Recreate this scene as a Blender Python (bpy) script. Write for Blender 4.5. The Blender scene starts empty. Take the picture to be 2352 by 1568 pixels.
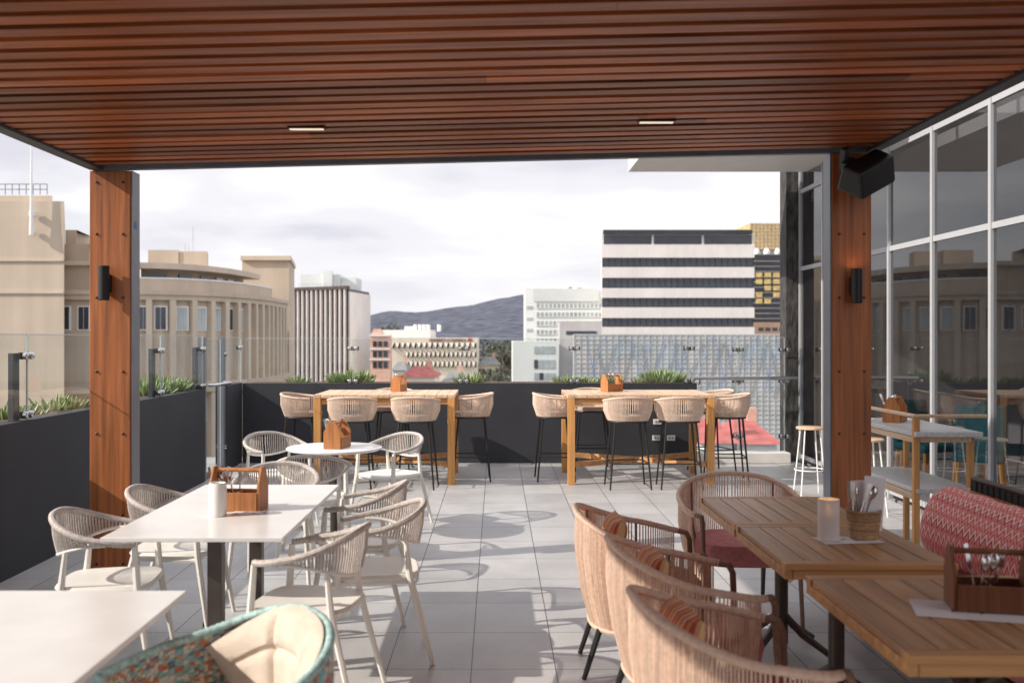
import bpy, bmesh, math, random
from mathutils import Vector, Matrix
from mathutils import noise as mn
random.seed(11)
R = math.radians
sc = bpy.context.scene
col = sc.collection
F = 2287.0
EYE = 1.65

# ------------------------------------------------------------------ mesh builder
class MB:
    def __init__(s):
        s.v = []; s.f = []
    def add(s, vs, fs, M=None):
        o = len(s.v)
        if M is None: s.v += [tuple(v) for v in vs]
        else: s.v += [tuple(M @ Vector(v)) for v in vs]
        s.f += [tuple(i + o for i in f) for f in fs]
        return s
    def box(s, x0, x1, y0, y1, z0, z1, M=None):
        vs = [(x0,y0,z0),(x1,y0,z0),(x1,y1,z0),(x0,y1,z0),(x0,y0,z1),(x1,y0,z1),(x1,y1,z1),(x0,y1,z1)]
        return s.add(vs, [(0,3,2,1),(4,5,6,7),(0,1,5,4),(1,2,6,5),(2,3,7,6),(3,0,4,7)], M)
    def cbox(s, c, d, rz=0, rx=0, ry=0):
        M = Matrix.Translation(c) @ Matrix.Rotation(rz,4,'Z') @ Matrix.Rotation(ry,4,'Y') @ Matrix.Rotation(rx,4,'X')
        return s.box(-d[0]/2,d[0]/2,-d[1]/2,d[1]/2,-d[2]/2,d[2]/2,M)
    def tube(s, pts, r, n=6, closed=False):
        pts = [Vector(p) for p in pts]; m = len(pts)
        rs = r if isinstance(r,(list,tuple)) else [r]*m
        vs = []; up = None
        for i,p in enumerate(pts):
            if closed: t = pts[(i+1)%m]-pts[i-1]
            else: t = pts[min(i+1,m-1)]-pts[max(i-1,0)]
            t.normalize()
            if up is None:
                up = Vector((0,0,1)) if abs(t.z)<.9 else Vector((1,0,0))
            a = t.cross(up); a.normalize(); b = a.cross(t); b.normalize(); up = b
            for k in range(n):
                w = 2*math.pi*k/n
                vs.append(p + a*math.cos(w)*rs[i] + b*math.sin(w)*rs[i])
        fs = []
        for i in range(m if closed else m-1):
            j = (i+1)%m
            for k in range(n):
                l = (k+1)%n
                fs.append((i*n+k,i*n+l,j*n+l,j*n+k))
        if not closed:
            fs.append(tuple(range(n))); fs.append(tuple(range((m-1)*n,m*n)))
        return s.add(vs,fs)
    def lathe(s, prof, c=(0,0,0), n=24, M=None):
        vs=[]; fs=[]
        for (r,z) in prof:
            for k in range(n):
                w=2*math.pi*k/n
                vs.append((c[0]+r*math.cos(w),c[1]+r*math.sin(w),c[2]+z))
        for i in range(len(prof)-1):
            for k in range(n):
                l=(k+1)%n
                fs.append((i*n+k,i*n+l,(i+1)*n+l,(i+1)*n+k))
        fs.append(tuple(range(n))); fs.append(tuple(range((len(prof)-1)*n,len(prof)*n)))
        return s.add(vs,fs,M)
    def prism(s, poly, h0, h1, M=None):       # polygon in xy, extruded along z
        n=len(poly)
        vs=[(p[0],p[1],h0) for p in poly]+[(p[0],p[1],h1) for p in poly]
        fs=[tuple(range(n-1,-1,-1)),tuple(range(n,2*n))]+[(i,(i+1)%n,(i+1)%n+n,i+n) for i in range(n)]
        return s.add(vs,fs,M)
    def pillow(s, w, h, t, n=12, M=None, pw=4, bend=0):
        vs=[];fs=[]
        for sg in (1,-1):
            o=len(vs)
            for i in range(n+1):
                for j in range(n+1):
                    u=-1+2*i/n; v=-1+2*j/n
                    d=max(0,(1-abs(u)**pw)*(1-abs(v)**pw))**.5
                    pin=1-.05*(abs(u)*abs(v))
                    vs.append((u*w/2*pin,v*h/2*pin,sg*t/2*d+bend*u*u))
            for i in range(n):
                for j in range(n):
                    a=o+i*(n+1)+j
                    fs.append((a,a+1,a+n+2,a+n+1))
        return s.add(vs,fs,M)
    def build(s, name, m, parent=None, smooth=False, bevel=0, world=False):
        off=Vector((0,0,0))
        if world:
            p=parent
            while p is not None: off=off+p.location; p=p.parent
        me=bpy.data.meshes.new(name)
        me.from_pydata([tuple(Vector(v)-off) for v in s.v],[],s.f)
        bm=bmesh.new(); bm.from_mesh(me)
        bmesh.ops.recalc_face_normals(bm,faces=bm.faces)
        bm.to_mesh(me); bm.free()
        me.materials.append(m)
        if smooth:
            for p in me.polygons: p.use_smooth=True
            me.set_sharp_from_angle(angle=R(42))
        o=bpy.data.objects.new(name,me); col.objects.link(o)
        if parent is not None: o.parent=parent
        if bevel:
            b=o.modifiers.new('bevel','BEVEL'); b.width=bevel; b.segments=2; b.limit_method='ANGLE'; b.angle_limit=R(40)
        return o

def tag(o,label,cat,group=None,kind=None):
    o['label']=label; o['category']=cat
    if group: o['group']=group
    if kind: o['kind']=kind
    return o
def thing(name,label,cat,loc=(0,0,0),rz=0,group=None):
    o=bpy.data.objects.new(name,None); col.objects.link(o); o.empty_display_size=.1
    o.location=loc; o.rotation_euler=(0,0,rz)
    return tag(o,label,cat,group)
def structure(o):
    o['kind']='structure'; return o
def dup(root,loc,rz,label,group=None):
    r=root.copy(); col.objects.link(r); r.location=loc; r.rotation_euler=(0,0,rz)
    r['label']=label
    if group: r['group']=group
    for ch in list(root.children):
        c=ch.copy(); col.objects.link(c); c.parent=r
        for g in list(ch.children):
            d=g.copy(); col.objects.link(d); d.parent=c
    return r

# ------------------------------------------------------------------ materials
def mat(name,c,rough=.5,var=.12,scale=6,stretch=(1,1,1),bump=0,bscale=80,metal=0,spec=.5,island=0,rnd=.0,emit=0,streak=0):
    m=bpy.data.materials.new(name); m.use_nodes=True
    nt=m.node_tree; N=nt.nodes; L=nt.links; b=N['Principled BSDF']
    b.inputs['Roughness'].default_value=rough; b.inputs['Metallic'].default_value=metal
    b.inputs['Specular IOR Level'].default_value=spec
    tc=N.new('ShaderNodeTexCoord'); mp=N.new('ShaderNodeMapping'); mp.inputs['Scale'].default_value=stretch
    L.new(tc.outputs['Object'],mp.inputs['Vector'])
    nz=N.new('ShaderNodeTexNoise'); nz.inputs['Scale'].default_value=scale; nz.inputs['Detail'].default_value=6
    L.new(mp.outputs[0],nz.inputs['Vector'])
    rp=N.new('ShaderNodeValToRGB')
    rp.color_ramp.elements[0].position=.3; rp.color_ramp.elements[1].position=.7
    rp.color_ramp.elements[0].color=(*[max(0,x*(1-var)) for x in c],1)
    rp.color_ramp.elements[1].color=(*[min(1,x*(1+var)) for x in c],1)
    L.new(nz.outputs['Fac'],rp.inputs['Fac'])
    out=rp.outputs['Color']
    if streak:      # vertical weather streaks
        m3=N.new('ShaderNodeMapping'); m3.inputs['Scale'].default_value=(1.6,1.6,.12); L.new(tc.outputs['Object'],m3.inputs['Vector'])
        n3=N.new('ShaderNodeTexNoise'); n3.inputs['Scale'].default_value=.9; n3.inputs['Detail'].default_value=5; L.new(m3.outputs[0],n3.inputs['Vector'])
        r3=N.new('ShaderNodeMapRange'); r3.inputs['From Min'].default_value=.35; r3.inputs['From Max'].default_value=.7; r3.inputs['To Min'].default_value=1; r3.inputs['To Max'].default_value=1-streak
        L.new(n3.outputs['Fac'],r3.inputs['Value'])
        h3=N.new('ShaderNodeHueSaturation'); L.new(out,h3.inputs['Color']); L.new(r3.outputs[0],h3.inputs['Value']); out=h3.outputs['Color']
    if island or rnd:
        src=None
        hs=N.new('ShaderNodeHueSaturation')
        if island:
            g=N.new('ShaderNodeNewGeometry'); src=g.outputs['Random Per Island']; k=island
        else:
            g=N.new('ShaderNodeObjectInfo'); src=g.outputs['Random']; k=rnd
        mr=N.new('ShaderNodeMapRange'); mr.inputs['To Min'].default_value=1-k; mr.inputs['To Max'].default_value=1+k
        L.new(src,mr.inputs['Value']); L.new(mr.outputs[0],hs.inputs['Value']); L.new(out,hs.inputs['Color']); out=hs.outputs['Color']
    L.new(out,b.inputs['Base Color'])
    if bump:
        n2=N.new('ShaderNodeTexNoise'); n2.inputs['Scale'].default_value=bscale; n2.inputs['Detail'].default_value=4
        L.new(mp.outputs[0],n2.inputs['Vector'])
        bp=N.new('ShaderNodeBump'); bp.inputs['Strength'].default_value=bump; bp.inputs['Distance'].default_value=.01
        L.new(n2.outputs['Fac'],bp.inputs['Height']); L.new(bp.outputs[0],b.inputs['Normal'])
    if emit:
        b.inputs['Emission Color'].default_value=(*c,1); b.inputs['Emission Strength'].default_value=emit
    return m

def wood(name,c,axis,rough=.45,var=.35,scale=1.0,island=.15,spec=.4):
    st={'x':(.6,14,14),'y':(14,.6,14),'z':(14,14,.6)}[axis]
    return mat(name,c,rough,var,scale*2.2,st,bump=.12,bscale=scale*9,island=island,spec=spec)

def glass(name,tint,f0=.04,gain=1.0,rough=0):
    m=bpy.data.materials.new(name); m.use_nodes=True
    nt=m.node_tree; N=nt.nodes; L=nt.links
    N.remove(N['Principled BSDF'])
    t=N.new('ShaderNodeBsdfTransparent'); t.inputs[0].default_value=(*tint,1)
    g=N.new('ShaderNodeBsdfGlossy'); g.inputs['Roughness'].default_value=rough
    lw=N.new('ShaderNodeLayerWeight'); lw.inputs['Blend'].default_value=.5
    pw=N.new('ShaderNodeMath'); pw.operation='POWER'; pw.inputs[1].default_value=4.0; L.new(lw.outputs['Facing'],pw.inputs[0])
    ma=N.new('ShaderNodeMath'); ma.operation='MULTIPLY_ADD'; ma.inputs[1].default_value=(1-f0)*gain; ma.inputs[2].default_value=f0; L.new(pw.outputs[0],ma.inputs[0])
    mx=N.new('ShaderNodeMixShader')
    L.new(ma.outputs[0],mx.inputs[0]); L.new(t.outputs[0],mx.inputs[1]); L.new(g.outputs[0],mx.inputs[2])
    L.new(mx.outputs[0],N['Material Output'].inputs[0])
    return m

M={}
M['slat']=wood('slat_timber',(.35,.092,.025),'x',.40,.5,.8,.42)
M['slatdeck']=mat('slat_backing',(.010,.007,.006),.8)
M['column']=wood('column_timber',(.38,.13,.045),'z',.42,.40,1,0)
M['steel_dark']=mat('painted_dark_steel',(.055,.058,.066),.45,.1)
M['steel_mid']=mat('painted_grey_steel',(.17,.18,.21),.4,.1)
M['black']=mat('black_powder_coat',(.012,.012,.013),.45,.1)
M['bolt']=mat('bolt_steel',(.10,.05,.03),.4,.1,metal=.6)
M['stainless']=mat('stainless_steel',(.6,.6,.62),.25,.06,metal=1)
M['brushed']=mat('bronze_post_steel',(.11,.09,.08),.38,.15,metal=.6)
M['charcoal']=mat('charcoal_render',(.030,.032,.040),.75,.14,2,bump=.1,bscale=200)
M['soil']=mat('planter_soil',(.12,.07,.045),.95,.5,20,bump=.8,bscale=40)
M['succ']=mat('succulent_leaf',(.25,.33,.14),.45,.3,4,island=.5)
M['marble']=mat('white_marble_top',(.84,.83,.82),.25,.05,5,spec=.4)
M['terrazzo']=mat('grey_terrazzo_top',(.60,.60,.60),.35,.25,90)
M['chairwhite']=mat('off_white_frame',(.82,.80,.75),.45,.04)
M['ropegrey']=mat('grey_rope',(.54,.49,.46),.85,.2,60,bump=.3,bscale=300,island=.15)
M['ropebeige']=mat('beige_rope',(.68,.53,.43),.85,.15,60,bump=.3,bscale=300,island=.12)
M['ropepink']=mat('rose_beige_rope',(.76,.555,.435),.85,.14,60,bump=.3,bscale=300,island=.2)
M['framebrown']=mat('dark_brown_frame',(.055,.03,.022),.45,.15)
M['armbrown']=mat('brown_rope_arm',(.26,.16,.115),.7,.2,60)
M['pinkseat']=mat('dusty_pink_fabric',(.55,.21,.21),.9,.15,40,bump=.2,bscale=300)
M['beigeseat']=mat('beige_fabric',(.5,.38,.3),.9,.12,40)
M['teak']=wood('teak_plank',(.47,.265,.13),'y',.40,.28,1,.2)
M['teakx']=wood('teak_plank_across',(.54,.28,.115),'x',.42,.25,1,.14)
M['barwood']=wood('golden_timber',(.64,.32,.11),'z',.42,.2,1,.08)
M['bartop']=wood('golden_timber_top',(.66,.46,.30),'y',.4,.2,1,.12)
M['caddy']=wood('caddy_timber',(.46,.19,.07),'z',.5,.3,2,.12)
M['caddydark']=wood('dark_caddy_timber',(.20,.07,.03),'z',.5,.3,2,.12)
M['cutlery']=mat('cutlery_steel',(.7,.7,.7),.2,.05,metal=1)
M['candle']=mat('white_wax',(.84,.82,.79),.5,.03)
M['paper']=mat('menu_paper',(.82,.80,.82),.7,.03)
M['basket']=mat('basket_weave',(.44,.28,.15),.8,.25,60,island=.3)
M['cream']=mat('cream_canvas',(.68,.58,.49),.9,.10,14,bump=.3,bscale=160)
M['white']=mat('white_paint',(.82,.82,.82),.5,.03)
M['whitealu']=mat('pale_grey_aluminium',(.40,.41,.43),.35,.03)
M['panelglass']=glass('balustrade_glass',(.92,.945,.945),.05,.55)
M['winglass']=glass('curtain_wall_glass',(.52,.53,.55),.16,.52,.015)
M['stone']=mat('dark_split_stone',(.05,.047,.048),.8,.7,9,(2,2,.7),bump=.9,bscale=22)
M['interior']=mat('grey_interior',(.30,.29,.30),.8,.2,1)
M['teal']=mat('teal_upholstery',(.015,.13,.16),.8,.15,20)
M['facade_glass']=mat('dark_window_glass',(.03,.04,.055),.08,.3,.4,spec=.8)
M['facade_pale']=mat('pale_window_glass',(.38,.43,.45),.15,.3,.5,spec=.7)
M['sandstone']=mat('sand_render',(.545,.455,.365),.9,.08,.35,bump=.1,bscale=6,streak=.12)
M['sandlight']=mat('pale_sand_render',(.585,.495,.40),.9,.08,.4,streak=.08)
M['sanddark']=mat('darker_sand_render',(.51,.425,.34),.9,.08,.4,streak=.12)  # slightly darker tone than the main sand render
M['concrete']=mat('white_concrete',(.76,.72,.70),.8,.06,.3,streak=.08)
M['greyconc']=mat('grey_concrete',(.53,.51,.51),.85,.12,.4,streak=.15)
M['cladwhite']=mat('white_cladding',(.72,.75,.74),.6,.06,.3)
M['brownpanel']=mat('dark_brown_panel',(.06,.040,.042),.4,.3,.5)
M['gold']=mat('gold_panel',(.64,.47,.19),.4,.3,2,metal=.2)
M['blackclad']=mat('black_cladding',(.035,.037,.045),.5,.3,.3)
M['salmon']=mat('salmon_brick',(.68,.43,.34),.9,.15,2)
M['redroof']=mat('red_roof',(.47,.13,.12),.7,.25,1.5)
M['greyroof']=mat('grey_roof',(.25,.25,.26),.8,.2,1)
M['creamwall']=mat('cream_render',(.76,.68,.58),.9,.08,.3,streak=.1)
M['atrium']=mat('atrium_glazing',(.47,.475,.48),.45,.18,.25,(1,1,1),spec=.3)
M['bluebrace']=mat('blue_steel_brace',(.18,.26,.44),.5,.1)
M['mull']=mat('pale_grey_mullion',(.60,.61,.62),.5,.08)
M['bark']=mat('tree_bark',(.08,.06,.045),.9,.3,5)
M['leafdark']=mat('dark_foliage',(.075,.09,.06),.7,.4,.5,island=.5)
M['leafolive']=mat('olive_foliage',(.13,.12,.085),.7,.4,.5,island=.5)
M['signred']=mat('red_sign',(.45,.04,.03),.6,.05)
M['signdark']=mat('dark_sign_lettering',(.20,.05,.04),.6,.05)
M['bluemark']=mat('blue_sticker',(.03,.16,.42),.5,.05)
M['plastic']=mat('white_plastic',(.7,.7,.7),.4,.02)
M['kerb']=mat('pale_kerb_stone',(.68,.67,.65),.7,.1,5)
M['glow']=mat('lamp_diffuser',(.95,.80,.62),.5,.02,emit=.7)
M['warmglow']=mat('warm_lamp',(1,.5,.18),.5,.02,emit=14)
M['flame']=mat('candle_flame',(1,.55,.2),.5,.02,emit=12)
M['frost']=mat('frosted_candle_glass',(.86,.80,.77),.4,.03)
b=M['frost'].node_tree.nodes['Principled BSDF']; b.inputs['Transmission Weight'].default_value=.18

def floor_mat():
    m=bpy.data.materials.new('grey_paver'); m.use_nodes=True
    nt=m.node_tree; N=nt.nodes; L=nt.links; b=N['Principled BSDF']
    tc=N.new('ShaderNodeTexCoord'); mp=N.new('ShaderNodeMapping'); mp.inputs['Location'].default_value=(.124+4.2,0,0)
    L.new(tc.outputs['Object'],mp.inputs['Vector'])
    br=N.new('ShaderNodeTexBrick'); br.offset=0; br.squash=1
    br.inputs['Scale'].default_value=1; br.inputs['Brick Width'].default_value=.42; br.inputs['Row Height'].default_value=.62
    br.inputs['Mortar Size'].default_value=.003; br.inputs['Mortar Smooth'].default_value=.1; br.inputs['Bias'].default_value=0
    br.inputs['Color1'].default_value=(.44,.44,.45,1); br.inputs['Color2'].default_value=(.54,.535,.54,1); br.inputs['Mortar'].default_value=(.045,.045,.047,1)
    L.new(mp.outputs[0],br.inputs['Vector'])
    nz=N.new('ShaderNodeTexNoise'); nz.inputs['Scale'].default_value=140; nz.inputs['Detail'].default_value=3
    L.new(tc.outputs['Object'],nz.inputs['Vector'])
    n2=N.new('ShaderNodeTexNoise'); n2.inputs['Scale'].default_value=1.7; n2.inputs['Detail'].default_value=8; n2.inputs['Roughness'].default_value=.65
    L.new(tc.outputs['Object'],n2.inputs['Vector'])
    r1=N.new('ShaderNodeMapRange'); r1.inputs['From Min'].default_value=.3; r1.inputs['From Max'].default_value=.7; r1.inputs['To Min'].default_value=.78; r1.inputs['To Max'].default_value=1.14
    L.new(nz.outputs['Fac'],r1.inputs['Value'])
    r2=N.new('ShaderNodeMapRange'); r2.inputs['From Min'].default_value=.3; r2.inputs['From Max'].default_value=.7; r2.inputs['To Min'].default_value=.80; r2.inputs['To Max'].default_value=1.1
    L.new(n2.outputs['Fac'],r2.inputs['Value'])
    mu=N.new('ShaderNodeMath'); mu.operation='MULTIPLY'; L.new(r1.outputs[0],mu.inputs[0]); L.new(r2.outputs[0],mu.inputs[1])
    hs=N.new('ShaderNodeHueSaturation'); L.new(br.outputs['Color'],hs.inputs['Color']); L.new(mu.outputs[0],hs.inputs['Value'])
    L.new(hs.outputs[0],b.inputs['Base Color']); b.inputs['Roughness'].default_value=.42
    bp=N.new('ShaderNodeBump'); bp.inputs['Strength'].default_value=.25; bp.inputs['Distance'].default_value=.004; bp.invert=True
    L.new(br.outputs['Fac'],bp.inputs['Height']); L.new(bp.outputs[0],b.inputs['Normal'])
    return m
def ramp_const(N,cols):
    rp=N.new('ShaderNodeValToRGB'); cr=rp.color_ramp; cr.interpolation='CONSTANT'
    n=len(cols)
    cr.elements[0].position=0; cr.elements[0].color=(*cols[0],1)
    cr.elements[1].position=1/n; cr.elements[1].color=(*cols[1],1)
    for i in range(2,n):
        e=cr.elements.new(i/n); e.color=(*cols[i],1)
    return rp
def stripe_mat(name,cols,kx,ky,kz,zig=0,zaxis=1,zfreq=10):
    m=bpy.data.materials.new(name); m.use_nodes=True
    nt=m.node_tree; N=nt.nodes; L=nt.links; b=N['Principled BSDF']; b.inputs['Roughness'].default_value=.9
    tc=N.new('ShaderNodeTexCoord'); sp=N.new('ShaderNodeSeparateXYZ'); L.new(tc.outputs['Object'],sp.inputs[0])
    def mul(s,k):
        q=N.new('ShaderNodeMath'); q.operation='MULTIPLY'; L.new(s,q.inputs[0]); q.inputs[1].default_value=k; return q.outputs[0]
    def add(a,c):
        q=N.new('ShaderNodeMath'); q.operation='ADD'; L.new(a,q.inputs[0]); L.new(c,q.inputs[1]); return q.outputs[0]
    v=add(add(mul(sp.outputs[0],kx),mul(sp.outputs[1],ky)),mul(sp.outputs[2],kz))
    if zig:
        pp=N.new('ShaderNodeMath'); pp.operation='PINGPONG'; pp.inputs[1].default_value=.5
        L.new(mul(sp.outputs[zaxis],zfreq),pp.inputs[0]); v=add(v,mul(pp.outputs[0],zig))
    fr=N.new('ShaderNodeMath'); fr.operation='FRACT'; L.new(v,fr.inputs[0])
    rp=ramp_const(N,cols); L.new(fr.outputs[0],rp.inputs['Fac']); L.new(rp.outputs[0],b.inputs['Base Color'])
    return m
def island_ramp(name,cols,rough=.8):
    m=bpy.data.materials.new(name); m.use_nodes=True
    nt=m.node_tree; N=nt.nodes; L=nt.links; b=N['Principled BSDF']; b.inputs['Roughness'].default_value=rough
    g=N.new('ShaderNodeNewGeometry'); rp=ramp_const(N,cols); L.new(g.outputs['Random Per Island'],rp.inputs['Fac']); L.new(rp.outputs[0],b.inputs['Base Color'])
    return m
M['floor']=floor_mat()
M['zig']=stripe_mat('pink_zigzag_knit',[(.62,.08,.11),(.78,.56,.51),(.64,.13,.13),(.70,.28,.26),(.44,.04,.06),(.80,.64,.58),(.64,.10,.13),(.74,.36,.28)],3,0,8.5,zig=.6,zaxis=1,zfreq=17)
M['orangestripe']=stripe_mat('orange_stripe_fabric',[(.66,.22,.08),(.76,.60,.46),(.60,.12,.08),(.72,.36,.14),(.50,.12,.09),(.74,.50,.26)],11,3,0)
M['tealweave']=island_ramp('colourful_weave',[(.30,.60,.61),(.70,.28,.17),(.82,.79,.72),(.36,.62,.63),(.66,.24,.17),(.82,.79,.72),(.74,.42,.24),(.40,.64,.65),(.82,.79,.72),(.20,.28,.36)])
M['tealrope']=mat('pale_teal_rope',(.44,.64,.64),.85,.35,55,bump=.3,bscale=300)
M['webbing']=mat('black_webbing',(.018,.016,.016),.8,.2,30)

# ------------------------------------------------------------------ ground, floor
g=MB(); g.add([(-9000,-200,-14),(9000,-200,-14),(9000,12000,-14),(-9000,12000,-14)],[(0,1,2,3)])
structure(g.build('ground',mat('town_ground',(.15,.15,.14),.9,.5,.02)))
fl=MB(); fl.box(-4.1,4.0,-4,13.75,-.35,0)
structure(fl.build('terrace_floor',M['floor']))
rd=MB(); rd.box(0,9,60,900,-13.996,-13.99)
structure(rd.build('street',mat('asphalt',(.05,.05,.052),.85,.2,.3)))

# ------------------------------------------------------------------ hills
prof=[(-1500,770),(300,768),(600,764),(760,757),(848,741),(875,727),(905,721),(960,722),(1000,718),(1050,710),(1100,700),(1150,691),(1205,682),(1300,667),(1420,672),(1600,700),(1900,735),(2600,765),(4000,770)]
def ridge(px):
    for (a,ya),(b_,yb) in zip(prof,prof[1:]):
        if a<=px<=b_:
            return ya+(yb-ya)*(px-a)/(b_-a)
    return 770
h=MB(); NX=300; NY=30; DR=3000
vs=[];fs=[]
for j in range(NY):
    t=j/(NY-1)
    for i in range(NX):
        px=-1200+5000*i/(NX-1)
        x=(px-1140)*DR/F
        y=1500+2300*t
        k=math.sin(min(1,t/.652)*math.pi/2)**1.6 if t<.652 else math.cos((t-.652)/.348*math.pi/2)
        zr=EYE+(775-ridge(px))*DR/F+14
        n=mn.noise(Vector((x/330,y/330,3)))*16+mn.noise(Vector((x/90,y/90,7)))*7+mn.noise(Vector((x/25,y/25,9)))*2.5
        vs.append((x,y,-14.5+max(0,zr*k+n*min(1,k*1.5)*(1 if t<.6 else .45))))
for j in range(NY-1):
    for i in range(NX-1):
        a=j*NX+i; fs.append((a,a+1,a+NX+1,a+NX))
h.add(vs,fs)
structure(h.build('hills',mat('haze_tinted_forest',(.068,.076,.108),1,.6,.045),smooth=True))  # distance haze is mixed into this blue-grey forest colour

# ------------------------------------------------------------------ terrace walls
pw=thing('planter_wall','charcoal rendered planter wall across the far end of the terrace','wall',(-.35,13.45,0))
w=MB(); w.box(-3.34,2.64,13.10,13.24,0,1.05); w.build('front_wall',M['charcoal'],pw,world=True)
w=MB(); w.box(-3.34,2.64,13.74,13.86,-.3,1.03); w.build('back_wall',M['charcoal'],pw,world=True)
w=MB(); w.box(-3.3,2.62,13.242,13.738,.7,1.045); w.build('soil',M['soil'],pw,world=True)
pl=thing('planter_wall','charcoal rendered planter wall along the left side of the terrace','wall',(-3.7,7.4,0))
w=MB(); w.box(-3.48,-3.34,2.5,11.42,0,1.06); w.build('front_wall',M['charcoal'],pl,world=True)
w=MB(); w.box(-4.1,-3.98,2.5,11.42,-.3,1.04); w.build('back_wall',M['charcoal'],pl,world=True)
w=MB(); w.box(-3.978,-3.482,2.52,11.4,.7,1.04); w.build('soil',M['soil'],pl,world=True)
cw=MB(); cw.box(-3.48,-3.342,12.33,13.098,0,1.06)
tag(cw.build('corner_wall',M['charcoal'],bevel=.004),'short charcoal wall between the glass gate and the far corner','wall')
rw=thing('rear_wall','unseen dark venue wall with a glazed double door, added to cut light from behind','wall',(0,-3.1,0))  # out of view, added to hold back light from behind the camera
w=MB(); w.box(-4.2,-1.0,-3.2,-3.0,0,3.3); w.box(1.0,4.0,-3.2,-3.0,0,3.3); w.box(-1.0,1.0,-3.2,-3.0,2.3,3.3); w.build('wall',M['charcoal'],rw,world=True)
for s in (-1,1):
    w=MB(); w.box(min(0,s)+.01,max(0,s)-.01,-3.12,-3.08,.02,2.28); d=w.build('door',M['facade_glass'],rw,world=True)
    w=MB(); w.tube([(s*.08,-3.04,.8),(s*.08,-3.04,1.3)],.014,8); w.build('handle',M['stainless'],d,world=True)

M['edge']=mat('polished_glass_edge',(.50,.59,.58),.2,.05)
def pane(t,kind,c,a0,a1,z0,z1):
    p=MB()
    if kind=='x': p.add([(a0,c,z0),(a1,c,z0),(a1,c,z1),(a0,c,z1)],[(0,1,2,3)])
    else: p.add([(c,a0,z0),(c,a1,z0),(c,a1,z1),(c,a0,z1)],[(0,1,2,3)])
    o=p.build('pane',M['panelglass'],t,world=True)
    e=MB(); q=.005
    if kind=='x':
        e.box(a0,a1,c-q,c+q,z1,z1+.005); e.box(a0-.004,a0,c-q,c+q,z0,z1); e.box(a1,a1+.004,c-q,c+q,z0,z1)
    else:
        e.box(c-q,c+q,a0,a1,z1,z1+.005); e.box(c-q,c+q,a0-.004,a0,z0,z1); e.box(c-q,c+q,a1,a1+.004,z0,z1)
    e.build('polished_edge',M['edge'],o,world=True)
def clamp(parent,pos,axis):
    c=MB(); x,y,z=pos
    if axis=='x': c.cbox((x,y+.018,z),(.15,.02,.05))
    else: c.cbox((x-.018,y,z),(.02,.15,.05))
    o=c.build('clamp',M['black'],parent,world=True)
    for s in (-1,1):
        d=MB()
        if axis=='x': Mx=Matrix.Translation((x+s*.042,y-.012,z))@Matrix.Rotation(R(90),4,'X')
        else: Mx=Matrix.Translation((x+.012,y+s*.042,z))@Matrix.Rotation(R(90),4,'Y')
        d.lathe([(.026,-.014),(.026,.01),(.02,.014)],n=14,M=Mx)
        d.build('button',M['stainless'],o,world=True,smooth=True)
ords=['first','second','third','fourth']
bx=[-3.30,-1.89,-.43,1.03,2.545]
for i in range(4):
    t=thing('glass_balustrade',f'clear glass balustrade on the far planter wall, {ords[i]} from the left corner','glass balustrade',((bx[i]+bx[i+1])/2,13.12,1.05),0,'glass balustrades on the far wall')
    pane(t,'x',13.12,bx[i]+.008,bx[i+1]-.008,1.055,1.635)
    clamp(t,(bx[i+1],13.12,1.505),'x'); clamp(t,(bx[i+1],13.12,1.075),'x')
by=[5.72,7.13,8.55,9.96,11.38]
lab=['nearest to the camera','behind the left timber column','just past the left timber column','beside the glass gate']
for i in range(4):
    t=thing('glass_balustrade',f'clear glass balustrade on the left planter wall, {lab[i]}','glass balustrade',(-3.36,(by[i]+by[i+1])/2,1.06),0,'glass balustrades on the left wall')
    pane(t,'y',-3.36,by[i]+.008,by[i+1]-.008,1.065,1.67)
    q=MB(); q.box(-3.44,-3.40,by[i+1]-.12,by[i+1]-.03,1.04,1.54); q.build('post',M['steel_dark'],t,world=True,bevel=.003)
    clamp(t,(-3.36,by[i+1],1.52),'y'); clamp(t,(-3.36,by[i+1],1.10),'y')
t=thing('glass_balustrade','narrow glass balustrade in the far left corner beside the gate','glass balustrade',(-3.36,12.7,1.06))
pane(t,'y',-3.36,12.34,13.09,1.065,1.65)
clamp(t,(-3.36,13.03,1.52),'y')
t=thing('glass_gate','tall glass gate with dark steel posts in the left terrace wall','gate',(-3.38,11.87,0))
p=MB(); p.box(-3.43,-3.35,11.43,11.51,0,1.66); p.build('post',M['steel_mid'],t,world=True,bevel=.004)
p=MB(); p.box(-3.43,-3.35,12.24,12.32,0,1.66); p.build('post',M['steel_mid'],t,world=True,bevel=.004)
p=MB(); p.box(-3.41,-3.37,11.512,12.238,0,.08); p.build('bottom_rail',M['steel_mid'],t,world=True,bevel=.004)
pane(t,'y',-3.39,11.53,12.22,.085,1.63)
p=MB(); p.tube([(-3.33,11.5,1.1),(-3.25,11.5,1.1),(-3.25,12.15,1.1),(-3.33,12.15,1.1)],.02,8); p.build('handle',M['stainless'],t,world=True,smooth=True)
for z in (.3,1.45):
    p=MB(); p.lathe([(.03,-.02),(.03,.02)],n=12,M=Matrix.Translation((-3.34,12.28,z))@Matrix.Rotation(R(90),4,'Y')); p.build('hinge',M['stainless'],t,world=True)
fx=[2.66,3.19,3.80]
for i in range(2):
    t=thing('glass_balustrade',['full height glass balustrade right of the far planter wall','full height glass balustrade against the stone pier at the far right'][i],'glass balustrade',((fx[i]+fx[i+1])/2,13.12,.14))
    pane(t,'x',13.12,fx[i]+.008,fx[i+1]-.008,.14,1.65)
    for z in (.35,1.08,1.49): clamp(t,(fx[i+1],13.12,z),'x')
t=thing('handrail','horizontal steel handrail in front of the full height glass','handrail',(3.2,13.0,1.1))
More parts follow.
